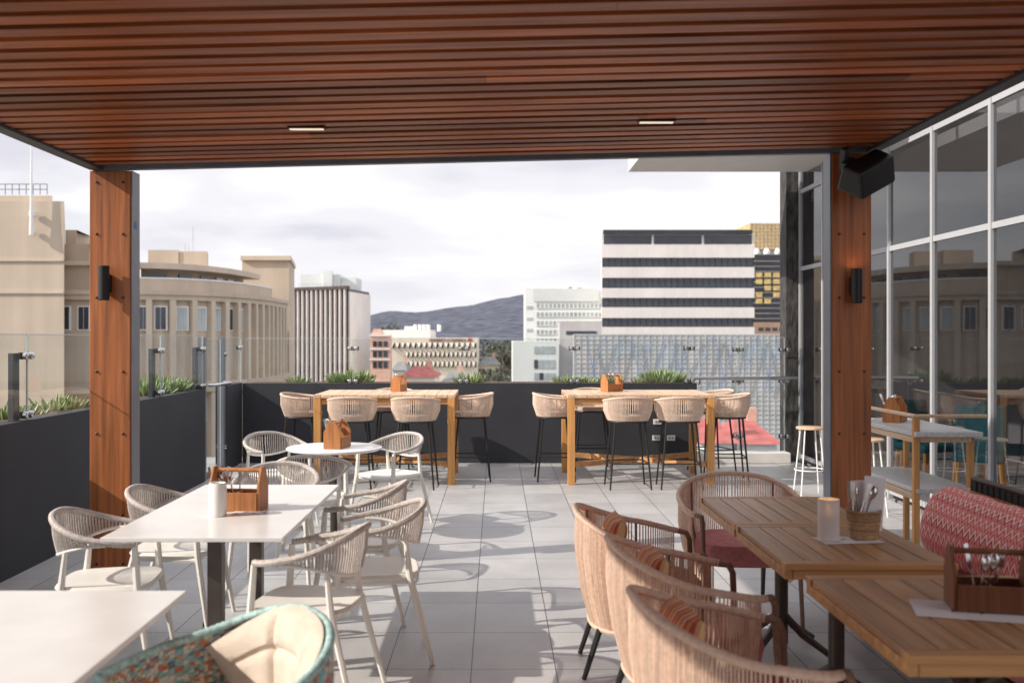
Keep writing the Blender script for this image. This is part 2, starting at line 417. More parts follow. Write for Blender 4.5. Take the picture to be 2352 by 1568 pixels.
p=MB(); p.tube([(2.58,13.0,1.12),(3.93,13.0,1.12)],.026,10); p.build('rail',M['stainless'],t,world=True,smooth=True)
for x in (2.66,3.19,3.78):
    p=MB(); p.tube([(x,13.0,1.10),(x,13.02,1.05),(x,13.11,1.04)],.012,8); p.build('bracket',M['stainless'],t,world=True,smooth=True)
p=MB(); p.box(2.645,3.86,13.04,13.3,0,.14); tag(p.build('kerb',M['kerb'],bevel=.01),'pale kerb under the full height glass balustrades','kerb')
for i,(px,py) in enumerate([(1510,968),(1508,1005),(1541,1005)]):
    x=(px-1140)*13.1/F; z=EYE-(py-775)*13.1/F
    t=thing('power_outlet','white power outlet on the charcoal wall, '+['alone in the upper row','left of the lower pair','right of the lower pair'][i],'power outlet',(x,13.095,z-.035),0,'power outlets on the far wall')
    p=MB(); p.box(x-.055,x+.055,13.085,13.099,z-.035,z+.035); p.build('plate',M['plastic'],t,world=True,bevel=.004)
    for a,b_ in ((-.03,-.008),(.01,.03)):
        p=MB(); p.box(x+a,x+b_,13.079,13.0845,z-.012,z+.012); p.build('switch',M['steel_mid'],t,world=True)

# ------------------------------------------------------------------ succulents
def succ(loc,s,n,label,group):
    m=MB()
    for k in range(n):
        a=random.uniform(0,6.28); rr=random.uniform(0,1)**.6
        b0=Vector((math.cos(a)*rr*.20*s,math.sin(a)*rr*.12*s,random.uniform(0,.04)*s*(1-rr)))
        L_=random.uniform(.05,.12)*s; til=rr*.9+random.uniform(-.2,.35)
        d=Vector((math.cos(a)*math.sin(til),math.sin(a)*math.sin(til),math.cos(til)))
        mid=b0+d*L_*.55; tip=b0+d*L_+Vector((0,0,L_*.2))
        r=.012*s**.4
        m.tube([b0,mid,tip],[r,r*1.1,r*.3],4)
    o=m.build('succulent_plant',M['succ'],smooth=True); o.location=loc
    tag(o,label,'plant',group)
fp=[(683,.7,40,'small sparse green succulent behind the first far glass balustrade'),(778,.8,50,'low succulent left of the bushy one near the first clamp of the far wall'),(808,1.25,170,'bushy green succulent behind the clamp between first and second far balustrades'),
    (1080,1.0,90,'green succulent behind the clamp between second and third far balustrades'),(1303,.8,60,'leftmost succulent near the right bar table on the far planter'),(1345,.7,50,'small succulent right of the third far clamp'),
    (1400,.8,60,'succulent behind the caddy of the right bar table'),(1478,.7,60,'succulent just left of the tallest one on the far planter'),(1518,1.3,200,'tallest bushy succulent on the far planter, right of the caddy'),(1560,.7,60,'last succulent at the right end of the far planter')]
for px,s,n,l in fp: succ(((px-1140)*13.46/F,13.46,1.04),s,n,l,'succulents in the far planter')
lp=[(10,.85,80,'succulent at the left picture edge in the left planter'),(70,.6,40,'smaller succulent beyond the first clamp of the left planter'),(125,.95,90,'full succulent midway between clamp and column in the left planter'),(165,.8,70,'succulent close to the left side of the timber column'),
    (335,1.25,130,'tall succulent just right of the timber column in the left planter'),(368,1.35,160,'bushiest succulent in the left planter behind the third balustrade'),(395,1.25,130,'succulent beyond the third clamp of the left planter'),(425,.9,80,'last succulent of the left planter next to the gate')]
for px,s,n,l in lp:
    Y=F*3.72/(1140-px); succ((-3.72,Y,1.035),s,n,l,'succulents in the left planter')

# ------------------------------------------------------------------ pergola
SL=.0235
def zc(x): return 2.80+(x+2.43)*SL
pg=thing('pergola','timber slatted pergola roof on two square timber columns','pergola',(0,6.8,0))
def shear(m):
    m.v=[(x,y,z+(x+2.43)*SL) for x,y,z in m.v]; return m
m=MB(); y=-2.5
while y<6.66:
    dz=random.uniform(-.003,.003)
    xj=random.uniform(-2.0,2.0); xs=[-2.66,xj,2.50]
    for a,b_ in zip(xs,xs[1:]): m.box(a+.0007,b_-.0007,y,y+.092,2.805+dz,2.855)
    y+=.146
shear(m).build('ceiling_slats',M['slat'],pg,world=True)
m=MB(); m.box(-2.70,2.54,-2.6,6.74,2.93,2.96); shear(m).build('ceiling_backing',M['slatdeck'],pg,world=True)
m=MB(); m.box(-2.75,2.60,-2.7,6.95,2.965,3.16); shear(m).build('roof_deck',M['steel_mid'],pg,world=True)
m=MB(); m.box(-2.74,2.58,6.745,6.80,2.79,2.962); shear(m).build('front_beam',M['steel_mid'],pg,world=True)
for x0,x1 in ((-2.75,-2.665),(2.505,2.59)):
    m=MB(); m.box(x0,x1,-2.6,6.74,2.79,2.962); shear(m).build('side_beam',M['steel_dark'],pg,world=True)
for s,(x0,x1,ch) in enumerate(((-2.755,-2.477,(-2.476,-2.466)),(2.272,2.54,(2.261,2.271)))):
    zt=zc(x0)-.014
    m=MB(); m.box(x0,x1,6.74,6.88,0,zt); c=m.build('column',M['column'],pg,world=True,bevel=.006)
    m=MB(); m.box(ch[0],ch[1],6.745,6.885,0,zt); m.build('steel_channel',M['steel_mid'],c,world=True)
    if s==0:
        m=MB(); m.box(-2.4655,-2.464,6.79,6.83,2.39,2.44); m.build('blue_sticker',M['bluemark'],c,world=True)
    for z in (.12,.45,1.0,1.42,1.92,2.35,2.7):
        for x in (x0+.05,x1-.05):
            m=MB(); m.lathe([(.009,0),(.009,.005),(.005,.008)],n=10,M=Matrix.Translation((x,6.7395,z))@Matrix.Rotation(R(90),4,'X')); m.build('bolt',M['bolt'],c,world=True)
for s,(x,z0,z1,l) in enumerate([(-2.63,1.90,2.13,'black cylinder wall light on the left timber column'),(2.415,1.88,2.11,'black cylinder wall light on the right timber column, glowing upward')]):
    t=thing('wall_light',l,'light',(x,6.67,z0))
    m=MB(); m.lathe([(.032,z0),(.036,z0+.004),(.036,z1),(.033,z1),(.031,z1-.02)],c=(x,6.67,0),n=20); m.build('shade',M['black'],t,world=True,smooth=True)
    m=MB(); m.box(x-.03,x+.03,6.70,6.738,(z0+z1)/2-.06,(z0+z1)/2+.06); m.build('bracket',M['black'],t,world=True,bevel=.004)
    m=MB(); m.lathe([(.026,z1-.012),(.026,z1-.009)],c=(x,6.67,0),n=16); m.build('lamp',M['warmglow'] if s else M['glow'],t,world=True)
for (x,Y,l) in ((-1.07,5.62,'left recessed rectangular downlight in the slatted ceiling'),(.91,5.66,'right recessed rectangular downlight in the slatted ceiling')):
    t=thing('recessed_downlight',l,'light',(x,Y,zc(x)))
    z=zc(x)
    m=MB(); m.box(x-.105,x+.105,Y-.03,Y+.03,z-.006,z+.012); m.build('trim',M['black'],t,world=True)
    m=MB(); m.box(x-.095,x+.095,Y-.018,Y+.018,z-.010,z-.0065); m.build('diffuser',M['glow'],t,world=True)
t=thing('speaker','black loudspeaker tilted on a bracket at the top of the right column','speaker',(2.44,6.55,2.735),0)
t.rotation_euler=(R(30),R(-26),R(24))
m=MB(); m.prism([(-.11,-.10),(.11,-.10),(.075,.09),(-.075,.09)],-.165,.165,Matrix.Rotation(R(90),4,'Y')@Matrix.Rotation(R(90),4,'Z'))
cab=m.build('cabinet',M['black'],t,bevel=.02)
m=MB(); m.cbox((0,.13,0),(.10,.10,.06)); m.cbox((0,.19,.03),(.05,.04,.16)); m.build('bracket',M['steel_dark'],t,bevel=.003)

# ------------------------------------------------------------------ glazed building on the right
cwb=thing('glazed_building','grey framed glass curtain wall building along the right side of the terrace','building',(4.2,9,0))
ym=[3.9,4.95,6.0,7.06,8.12,9.21,10.23,11.28,12.3,13.22]
zl=[.08,2.56,3.58,5.0]
for y in ym:
    m=MB(); m.box(4.02,4.07,y-.022,y+.022,0,5.0); m.build('mullion',M['whitealu'],cwb,world=True)
for z in zl:
    for a,b_ in zip(ym,ym[1:]):
        m=MB(); m.box(4.028,4.062,a+.023,b_-.023,z-.026,z+.026); m.build('transom',M['whitealu'],cwb,world=True)
for a,b_ in zip(ym,ym[1:]):
    for c,d in zip(zl,zl[1:]):
        m=MB(); m.add([(4.045,a+.022,c+.026),(4.045,b_-.022,c+.026),(4.045,b_-.022,d-.026),(4.045,a+.022,d-.026)],[(0,1,2,3)])
        m.build('glass_pane',M['winglass'],cwb,world=True)
m=MB(); m.box(1.72,4.3,9.6,13.0,3.81,4.1); m.build('canopy',M['white'],cwb,world=True,bevel=.01)
m=MB(); m.box(3.86,4.10,13.26,13.55,0,5.0); m.build('stone_pier',M['stone'],cwb,world=True)
m=MB(); m.box(7.0,7.2,2,14,0,5.2); m.build('interior_wall',M['interior'],cwb,world=True)
m=MB(); m.box(4.15,7.0,13.6,13.9,0,5.2); m.build('end_wall',M['interior'],cwb,world=True)
m=MB(); m.box(4.12,7.0,2,14,-.3,-.02); m.build('interior_floor',M['interior'],cwb,world=True)
m=MB(); m.box(4.08,7.2,2,14,5.02,5.3); m.build('interior_ceiling',M['interior'],cwb,world=True)
m=MB(); m.box(4.3,7.0,2,13.6,3.5,3.62); m.build('interior_bulkhead',M['greyconc'],cwb,world=True)
for i,(x,y,l) in enumerate([(4.85,10.0,'teal chair indoors behind the curtain wall, nearest of the three'),(4.70,10.9,'teal chair indoors behind the curtain wall, leftmost of the three'),(5.45,10.6,'teal chair indoors at the right picture edge')]):
    t=thing('teal_chair',l,'chair',(x,y,0),R(150+50*i),'teal chairs indoors')
    m=MB(); m.cbox((0,0,.46),(.48,.48,.09)); m.build('seat',M['teal'],t,bevel=.03)
    m=MB(); m.cbox((0,-.23,.72),(.48,.07,.48),rx=R(8)); m.build('backrest',M['teal'],t,bevel=.03)
    for sx in (-1,1):
        for sy in (-1,1):
            m=MB(); m.tube([(sx*.2,sy*.2,.42),(sx*.23,sy*.23,0)],[.02,.013],6); m.build('leg',M['barwood'],t)
t=thing('indoor_table','small timber table indoors between the teal chairs','table',(5.05,11.3,0))
m=MB(); m.cbox((0,0,.735),(.7,.7,.03)); m.build('tabletop',M['bartop'],t,bevel=.004)
for sx in (-1,1):
    for sy in (-1,1):
        m=MB(); m.cbox((sx*.31,sy*.31,.36),(.05,.05,.718)); m.build('leg',M['barwood'],t)

# ------------------------------------------------------------------ furniture models
def sp(v,e): return math.copysign(abs(v)**e,v)
def ringpt(th,a,b_,e=.85): return (a*sp(math.sin(th),e),-b_*sp(math.cos(th),e))
def smooth01(t): t=max(0,min(1,t)); return t*t*(3-2*t)

def rounded_plate(m,w0,w1,d,z0,z1,n=36,e=.5,dish=.0):
    pr=[]
    for k in range(n):
        a=2*math.pi*k/n
        y=d/2*sp(math.sin(a),e); x=sp(math.cos(a),e)
        wy=w0+(w1-w0)*(y/d+.5)
        pr.append((x*wy/2,y))
    inn=[(x*.96,y*.96) for x,y in pr]
    vs=[(x,y,z0) for x,y in inn]+[(x,y,(z0+z1)/2) for x,y in pr]+[(x,y,z1) for x,y in inn]+[(x*.5,y*.5,z1-dish) for x,y in inn]
    fs=[tuple(range(n-1,-1,-1))]
    for r_ in range(3):
        fs+=[(r_*n+k,r_*n+(k+1)%n,(r_+1)*n+(k+1)%n,(r_+1)*n+k) for k in range(n)]
    fs.append(tuple(range(3*n,4*n)))
    m.add(vs,fs)

def make_rope_chair(label,group):
    t=thing('rope_chair',label,'chair',(0,0,0),0,group)
    a,b_=.275,.26; TH=R(128)
    up=lambda th:(*ringpt(th,a,b_),.785-.125*smooth01(abs(th)/TH))
    lo=lambda th:(*ringpt(th,a*.9,b_*.9),.585+.075*smooth01(abs(th)/R(100)))
    n=150
    m=MB(); pts=[up(-TH+2*TH*k/n) for k in range(n+1)]
    m.tube(pts,[.0165 if k%2 else .0135 for k in range(n+1)],8); m.build('arm_rail',M['ropegrey'],t,smooth=True)
    m=MB(); pts=[lo(-R(98)+2*R(98)*k/60) for k in range(61)]
    m.tube(pts,.009,6); m.build('lower_rail',M['chairwhite'],t,smooth=True)
    m=MB(); ns=52
    for k in range(ns):
        th=-R(94)+2*R(94)*k/(ns-1)
        p=Vector(up(th)); q=Vector(lo(th)); mid=(p+q)/2+Vector((p.x,p.y,0)).normalized()*.006
        m.tube([p,mid,q],.0050,5)
    m.build('rope_back',M['ropegrey'],t,smooth=True)
    m=MB(); rounded_plate(m,.43,.48,.47,.425,.455,dish=.008); m.build('seat',M['chairwhite'],t,smooth=True)
    for s in (-1,1):
        f=up(s*TH)
        m=MB(); m.tube([(f[0],f[1],f[2]-.01),(f[0]*1.02,f[1]+.015,.44),(s*.265,f[1]+.085,0)],[.015,.019,.012],8); m.build('leg',M['chairwhite'],t,smooth=True)
        r_=lo(s*R(52))
        m=MB(); m.tube([r_,(r_[0],r_[1]-.02,.44),(s*.235,-.29,0)],[.012,.018,.012],8); m.build('leg',M['chairwhite'],t,smooth=True)
    m=MB(); m.tube([(-.22,.18,.415),(.22,.18,.415),(.18,-.18,.415),(-.18,-.18,.415)],.013,6,closed=True); m.build('seat_frame',M['chairwhite'],t)
    return t

def make_bar_stool(label,group):
    t=thing('bar_stool',label,'bar stool',(0,0,0),0,group)
    a,b_=.265,.25; TH=R(122)
    up=lambda th:(*ringpt(th,a,b_),1.0-.05*smooth01(abs(th)/TH))
    lo=lambda th:(*ringpt(th,a*.83,b_*.83),.745)
    n=110
    m=MB(); m.tube([up(-TH+2*TH*k/n) for k in range(n+1)],[.014 if k%2 else .0115 for k in range(n+1)],7); m.build('arm_rail',M['ropebeige'],t,smooth=True)
    m=MB(); ns=78
    for k in range(ns):
        th=-R(120)+2*R(120)*k/(ns-1); p=Vector(up(th)); q=Vector(lo(th))
        mid=(p+q)/2+Vector((p.x,p.y,0)).normalized()*.022
        m.tube([p,mid,q],.0054,5)
    m.build('rope_back',M['ropebeige'],t,smooth=True)
    m=MB(); rounded_plate(m,.40,.43,.42,.735,.79,e=.7,dish=.006); m.build('seat',M['beigeseat'],t,smooth=True)
    m=MB(); m.tube([(*ringpt(2*math.pi*k/24,.215,.205),.73) for k in range(24)],.011,6,closed=True); m.build('seat_frame',M['black'],t,smooth=True)
    for sx in (-1,1):
        for sy in (-1,1):
            m=MB(); m.tube([(sx*.16,sy*.15,.735),(sx*.225,sy*.215,0)],[.0125,.010],7); m.build('leg',M['black'],t,smooth=True)
    q=.735; k=(q-.28)/q; X_=.16+.065*k; Y_=.15+.065*k
    m=MB(); m.tube([(-X_,Y_,.28),(X_,Y_,.28),(X_,-Y_,.28),(-X_,-Y_,.28)],.008,6,closed=True); m.build('foot_rest',M['black'],t)
    return t

def make_lounge(label,group,rope,weave=False,name='rope_armchair'):
    t=thing(name,label,'armchair',(0,0,0),0,group)
    a,b_=.365,.34; TH=R(134); TW=R(134) if weave else R(126)
    drop=.17
    top=.79
    up=lambda th:(*ringpt(th,a,b_,.8),top-drop*smooth01(abs(th)/TH))
    lo=lambda th:(*ringpt(th,a*.80,b_*.80,.8),.24 if not weave else .28)
    n=190
    rr=(.015,.0125) if weave else (.0165,.0138)
    m=MB(); m.tube([up(-TW+2*TW*k/n) for k in range(n+1)],[rr[0] if k%2 else rr[1] for k in range(n+1)],9); m.build('top_rail',rope if not weave else M['tealrope'],t,smooth=True)
    def sh(th,tt,inn=0):
        p=Vector(up(th)); q=Vector(lo(th)); o=q.lerp(p,tt)
        bul=.03*math.sin(math.pi*min(1,tt))-inn
        return o+Vector((p.x,p.y,0)).normalized()*bul
    if not weave:
        m=MB(); ns=128; TS=R(120)
        for k in range(ns):
            th=-TS+2*TS*k/(ns-1)
            m.tube([sh(th,0),sh(th,.33),sh(th,.66),sh(th,1)],.0039,5)
        m.build('rope_shell',rope,t,smooth=True)
        for th in (-90,-40,40,90):
            m=MB(); m.tube([sh(R(th),0)*.985,sh(R(th),.5)*.985,sh(R(th),1)*.985],.006,5); m.build('shell_rib',M['armbrown'],t,smooth=True)
    else:
        m=MB(); U=124; V=34; TS=R(128)
        for i in range(U):
            for j in range(V):
                th0=-TS+2*TS*i/U; th1=th0+2*TS/U*1.7 if (i+j)%2 else th0+2*TS/U; t0=j/V; t1=(j+.92)/V
                o=(1 if (i+j)%2 else -.6)*.004
                P=[sh(th0,t0),sh(th1,t0),sh(th1,t1),sh(th0,t1)]
                c=sum(P,Vector())/4; nn=Vector((c.x,c.y,0)).normalized()
                vs=[p for p in P]+[p.lerp(c,.25)+nn*(o+.004) for p in P]+[p.lerp(c,.25)-nn*(.004-o) for p in P]
                m.add(vs,[(4,5,6,7),(8,11,10,9),(0,1,5,4),(1,2,6,5),(2,3,7,6),(3,0,4,7),(1,0,8,9),(2,1,9,10),(3,2,10,11),(0,3,11,8)])
        m.build('woven_shell',M['tealweave'],t)
    for s in (-1,1):
        e_=up(s*TH)
        if weave: pts=[(e_[0],e_[1],e_[2]),(e_[0]*.985,e_[1]+.02,e_[2]-.05),(e_[0]*.98,e_[1]+.03,.4),(e_[0],e_[1]+.07,0)]; rs=[.014,.015,.015,.013]
        else:
            A=[up(s*(TW-.06+(TH-TW+.06)*k/6)) for k in range(7)]
            pts=A+[(e_[0]*.985,e_[1]+.018,e_[2]-.035),(e_[0]*.975,e_[1]+.025,.4),(e_[0],e_[1]+.07,0)]; rs=[.0145]*7+[.0145,.0135,.012]
        m=MB(); m.tube(pts,rs,8); m.build('arm_leg',M['tealrope'] if weave else M['armbrown'],t,smooth=True)
        m=MB(); m.tube([lo(s*R(35)),(s*.2,-.31,0)],[.016,.012],8); m.build('leg',M['black'],t,smooth=True)
    m=MB(); m.tube([lo(-R(130)+2*R(130)*k/50) for k in range(51)],.012,6); m.build('base_rail',M['framebrown'] if weave else rope,t,smooth=True)
    m=MB(); rounded_plate(m,.50,.58,.56,.33,.45,e=.6,dish=-.012); m.build('seat_cushion',M['pinkseat'] if not weave else M['cream'],t,smooth=True)
    return t,sh

def white_table(label,cx,cy,w_,l_,ped,grp=None):
    t=thing('marble_table',label,'table',(cx,cy,0),0,grp)
    m=MB(); m.box(-w_/2,w_/2,-l_/2,l_/2,.732,.752); m.build('tabletop',M['marble'],t,bevel=.003)
    for y in ped:
        m=MB(); m.cbox((0,y,.38),(.07,.07,.70)); m.build('pedestal',M['brushed'],t,bevel=.004)
        m=MB(); m.cbox((0,y,.018),(.60,.06,.024)); m.cbox((0,y,.0185),(.06,.56,.025)); m.build('cross_base',M['brushed'],t)
        m=MB(); m.cbox((0,y,.722),(.45,.06,.018)); m.cbox((0,y,.7215),(.06,.45,.018)); m.build('top_bracket',M['black'],t)
    return t
white_table('long white marble table on two steel pedestals with a wooden caddy and candle',-1.37,5.28,.82,1.62,(-.41,.41))
white_table('white marble table cut off at the bottom left corner',-1.51,2.72,.82,1.64,(-.41,.41))

CG='grey rope dining chairs'
rc=make_rope_chair('grey rope chair at the near left of the long white table',CG)
rc.location=(-1.93,4.98,0); rc.rotation_euler.z=R(-84)
for x,y,rz,l in [(-1.84,5.74,-90,'grey rope chair at the far left of the long white table'),
    (-.86,4.58,80,'grey rope chair at the near right of the long white table, closest to the camera'),
    (-.64,5.22,98,'grey rope chair pulled out at the middle right of the long white table'),
    (-.80,5.95,86,'grey rope chair at the far right of the long white table'),
    (-1.47,6.62,182,'grey rope chair at the far head of the long white table'),
    (-1.95,8.86,-140,'grey rope chair behind the round table on its left'),
    (-.94,8.82,140,'grey rope chair behind the round table on its right'),
    (-1.38,7.52,4,'grey rope chair in front of the round table, its back to the camera')]:
    dup(rc,(x,y,0),R(rz),l)

t=thing('round_table','small round pale table on one pedestal with a wooden caddy','table',(-1.33,8.18,0))
m=MB(); m.lathe([(.37,.728),(.39,.738),(.39,.748),(.385,.752)],n=48); m.build('tabletop',M['marble'],t,smooth=True)
m=MB(); m.lathe([(.035,.03),(.035,.727)],n=16); m.build('pedestal',M['brushed'],t,smooth=True)
m=MB(); m.lathe([(.24,0),(.24,.012),(.05,.03)],n=32); m.build('base',M['brushed'],t,smooth=True)

def bar_table(label,x0,x1):
    y0,y1=11.15,12.25; cx=(x0+x1)/2; cy=(y0+y1)/2
    t=thing('bar_table',label,'table',(cx,cy,0),0,'timber bar tables')
    W=x1-x0; D=y1-y0
    m=MB(); n=11; st=(W-.16)/n
    m.box(-W/2,-W/2+.078,-D/2,D/2,.972,1.01); m.box(W/2-.078,W/2,-D/2,D/2,.972,1.01)
    for k in range(n): m.box(-W/2+.08+k*st+.003,-W/2+.08+(k+1)*st-.003,-D/2+.001,D/2-.001,.973,1.009)
    m.build('tabletop',M['bartop'],t,bevel=.002)
    for s in (-1,1):
        m=MB(); m.cbox((0,s*(D/2-.045),.935),(W-.17,.03,.07)); m.build('apron',M['teakx'],t,bevel=.002)
        m=MB(); m.cbox((s*(W/2-.045),0,.935),(.03,D-.17,.07)); m.build('apron',M['teakx'],t,bevel=.002)
    for sx in (-1,1):
        for sy in (-1,1):
            m=MB(); m.cbox((sx*(W/2-.042),sy*(D/2-.042),.4855),(.08,.08,.971)); m.build('leg',M['barwood'],t,bevel=.004)
    m=MB(); L_=math.hypot(W-.16,D-.16); an=math.atan2(D-.16,W-.16)
    m.cbox((0,0,.22),(L_,.04,.06),rz=an); m.cbox((0,0,.223),(L_,.04,.06),rz=-an); m.build('stretcher',M['teakx'],t,bevel=.002)
bar_table('left golden timber bar table in front of the far wall',-2.05,-.465)
bar_table('right golden timber bar table in front of the far wall',.80,2.45)
BG='beige rope bar stools'
bs=make_bar_stool('beige bar stool on the near side of the left bar table, left of two',BG)
bs.location=(-1.59,10.99,0); bs.rotation_euler.z=R(2)
for x,y,rz,l in [(-.89,10.99,-3,'beige bar stool on the near side of the left bar table, right of two'),
    (-2.25,11.62,-97,'beige bar stool at the left end of the left bar table'),
    (-.29,11.6,92,'beige bar stool at the right end of the left bar table'),
    (-1.3,12.5,180,'beige bar stool on the wall side of the left bar table'),
    (1.45,10.99,2,'beige bar stool on the near side of the right bar table, left of two'),
    (2.02,10.99,-2,'beige bar stool on the near side of the right bar table, right of two'),
    (.68,11.6,-88,'beige bar stool at the left end of the right bar table'),
    (2.68,11.55,84,'beige bar stool at the right end of the right bar table, nearer of two'),
    (2.66,12.3,105,'beige bar stool behind the right end stool of the right bar table'),
    (1.2,12.52,180,'beige bar stool on the wall side of the right bar table')]:
    dup(bs,(x,y,0),R(rz),l)

def teak_table(label,x0,x1,y0,y1):
    cx=(x0+x1)/2; cy=(y0+y1)/2; W=x1-x0; D=y1-y0
    t=thing('teak_table',label,'table',(cx,cy,0),0,'slatted teak tables')
    m=MB(); n=7; st=(W-.008)/n
    for k in range(n): m.box(-W/2+.004+k*st+.0035,-W/2+.004+(k+1)*st-.0035,-D/2+.063,D/2-.063,.725,.750)
    m.build('planks',M['teak'],t,bevel=.0015)
    for s in (-1,1):
        m=MB(); m.cbox((0,s*(D/2-.03),.7375),(W,.06,.027)); m.build('end_rail',M['teakx'],t,bevel=.003)
    for s in (-1,1):
        m=MB(); m.cbox((s*(W/2-.016),0,.705),(.03,D-.02,.038)); m.build('apron',M['teakx'],t,bevel=.003)
        m=MB(); m.cbox((0,s*(D/2-.022),.7045),(W-.066,.028,.037)); m.build('apron',M['teakx'],t,bevel=.003)
    m=MB(); m.box(-W/2+.04,W/2-.04,-D/2+.05,D/2-.05,.69,.70); m.build('under_tray',M['framebrown'],t)
    m=MB(); m.tube([(0,0,.05),(0,0,.685)],.035,12); m.build('pedestal',M['framebrown'],t,smooth=True)
    for k in range(4):
        a=R(45+90*k); c,s=math.cos(a),math.sin(a)
        m=MB(); m.tube([(c*.02,s*.02,.2),(c*.12,s*.12,.12),(c*.34,s*.34,.012)],[.02,.02,.014],7); m.build('foot',M['framebrown'],t,smooth=True)
        m=MB(); m.tube([(c*.02,s*.02,.5),(c*.24,s*.24,.68)],[.016,.013],6); m.build('brace',M['framebrown'],t,smooth=True)
teak_table('slatted teak table carrying the candle and the basket',1.15,1.84,3.96,4.795)
teak_table('slatted teak table in front of the right column, farthest of the three',1.15,1.84,4.805,5.64)
teak_table('slatted teak table at the bottom right with a dark caddy',1.17,1.95,2.82,3.77)
LG='rose beige rope armchairs'
lc,_=make_lounge('rose beige rope armchair on the left of the farthest teak table',LG,M['ropepink'])
lc.location=(.74,5.0,0); lc.rotation_euler.z=R(-92)
for x,y,rz,l in [(.82,4.22,-86,'rose beige rope armchair on the left of the candle table'),(.80,3.32,-84,'rose beige rope armchair nearest to the camera'),
                 (1.47,5.98,178,'rose beige rope armchair at the far head of the teak tables, facing the camera')]:
    dup(lc,(x,y,0),R(rz),l)
for i,(x,y,rz,l) in enumerate([(.58,5.05,-90,'orange striped cushion in the armchair by the farthest teak table'),(.64,4.22,-86,'orange striped cushion in the armchair by the candle table'),(.60,3.34,-84,'orange striped cushion in the armchair nearest to the camera')]):
    m=MB(); m.pillow(.36,.31,.11,M=Matrix.Rotation(R(74),4,'X'))
    o=m.build('cushion',M['orangestripe'],smooth=True); o.location=(x,y,.605); o.rotation_euler.z=R(rz); tag(o,l,'cushion','orange striped cushions')
tc_,sh=make_lounge('armchair with colourful teal and orange weave at the bottom left',None,M['tealrope'],True,'woven_armchair')
RZ=R(120); tcx,tcy=-.85,2.92
tc_.location=(tcx,tcy,0); tc_.rotation_euler.z=RZ
m=MB(); vs=[];fs=[]; NU,NV=40,16; TP=R(80)
for sg in (0,1):
    for i in range(NU+1):
        for j in range(NV+1):
            u=-1+2*i/NU; v=-1+2*j/NV
            d=max(0,(1-abs(u)**4)*(1-abs(v)**3))**.5
            top_=1.03-.14*abs(u)**2.5; tt=.36+(top_-.36)*(v+1)/2
            seam=1-.4*math.exp(-((abs(u)-.36)/.03)**2)-.22*math.exp(-((v-.25)/.04)**2)
            vs.append(tuple(sh(u*TP*(.74+.26*(v+1)/2),tt,.022+(.075*d*seam if sg else 0))))
n_=(NU+1)*(NV+1)
for sg in (0,1):
    for i in range(NU):
        for j in range(NV):
            a=sg*n_+i*(NV+1)+j; fs.append((a,a+1,a+NV+2,a+NV+1))
m.add(vs,fs); o=m.build('back_cushion',M['cream'],smooth=True)
o.location=(tcx,tcy,0); o.rotation_euler.z=RZ; tag(o,'cream canvas back cushion curved inside the colourful woven armchair','cushion')

# sofa
t=thing('banquette_sofa','low timber sofa with pink seat and black webbing back at the right','sofa',(2.3,4.3,0))
m=MB(); m.box(1.98,2.5,2.9,5.5,.32,.44); m.build('seat_cushion',M['pinkseat'],t,world=True,bevel=.03)
m=MB(); m.box(1.98,2.62,2.9,5.5,.24,.315); m.build('seat_frame',M['framebrown'],t,world=True,bevel=.006)
m=MB(); m.tube([(2.60,5.5,.24),(2.64,5.5,.87),(2.64,2.9,.87),(2.60,2.9,.24)],.018,8); m.build('back_frame',M['framebrown'],t,world=True,smooth=True)
m=MB(); y=2.95
while y<5.46:
    m.box(2.615,2.63,y,y+.042,.26,.86); y+=.062
m.build('webbing',M['webbing'],t,world=True)
m=MB()
for z in (.55,.63,.71,.79): m.box(2.605,2.613,2.92,5.48,z,z+.02)
m.build('cross_webbing',M['caddy'],t,world=True)
for x in (2.03,2.57):
    for y in (2.98,5.42):
        m=MB(); m.box(x-.025,x+.025,y-.025,y+.025,0,.239); m.build('leg',M['framebrown'],t,world=True)
m=MB(); prf=[(0.001,-1.28),(.09,-1.275),(.14,-1.25),(.155,-1.2)]+[(.155+.004*math.sin(k*1.7),-1.2+2.4*k/30) for k in range(1,30)]+[(.155,1.2),(.14,1.25),(.09,1.275),(.001,1.28)]
m.lathe(prf,n=32,M=Matrix.Rotation(R(90),4,'X'))
o=m.build('bolster',M['zig'],smooth=True); o.location=(2.43,4.22,.655); o.rotation_euler=(0,R(18),0); o.scale=(.66,1,1.26); tag(o,'long padded bolster in pink and red zigzag knit on the sofa','bolster')

# ------------------------------------------------------------------ service counter and stools right
t=thing('service_counter','timber framed service counter with terrazzo top right of the right column','counter',(3.25,7.6,0))
m=MB(); m.box(2.93,3.40,6.95,8.2,.955,.99); m.build('top',M['terrazzo'],t,world=True,bevel=.004)
m=MB(); m.box(2.94,3.38,6.97,8.18,.56,.59); m.build('shelf',M['terrazzo'],t,world=True,bevel=.004)
for (x,y) in ((2.95,7.0),(3.36,7.06),(2.95,8.16),(3.36,8.16)):
    m=MB(); m.box(x-.021,x+.021,y-.021,y+.021,0,.9545 if x>3 else 1.085); m.build('leg',M['barwood'],t,world=True,bevel=.004)
m=MB(); m.box(2.975,3.335,6.985,7.025,.915,.953); m.build('apron',M['bartop'],t,world=True,bevel=.003)
m=MB(); m.box(2.935,2.965,7.025,8.12,.91,.95); m.build('apron',M['bartop'],t,world=True,bevel=.003)
m=MB(); m.box(2.932,2.96,7.025,8.12,.51,.557); m.build('shelf_edge',M['bartop'],t,world=True,bevel=.003)
m=MB(); m.box(2.925,3.45,6.98,7.022,1.087,1.11); m.box(2.925,2.967,7.025,8.2,1.088,1.109); m.build('gallery_rail',M['bartop'],t,world=True,bevel=.004)
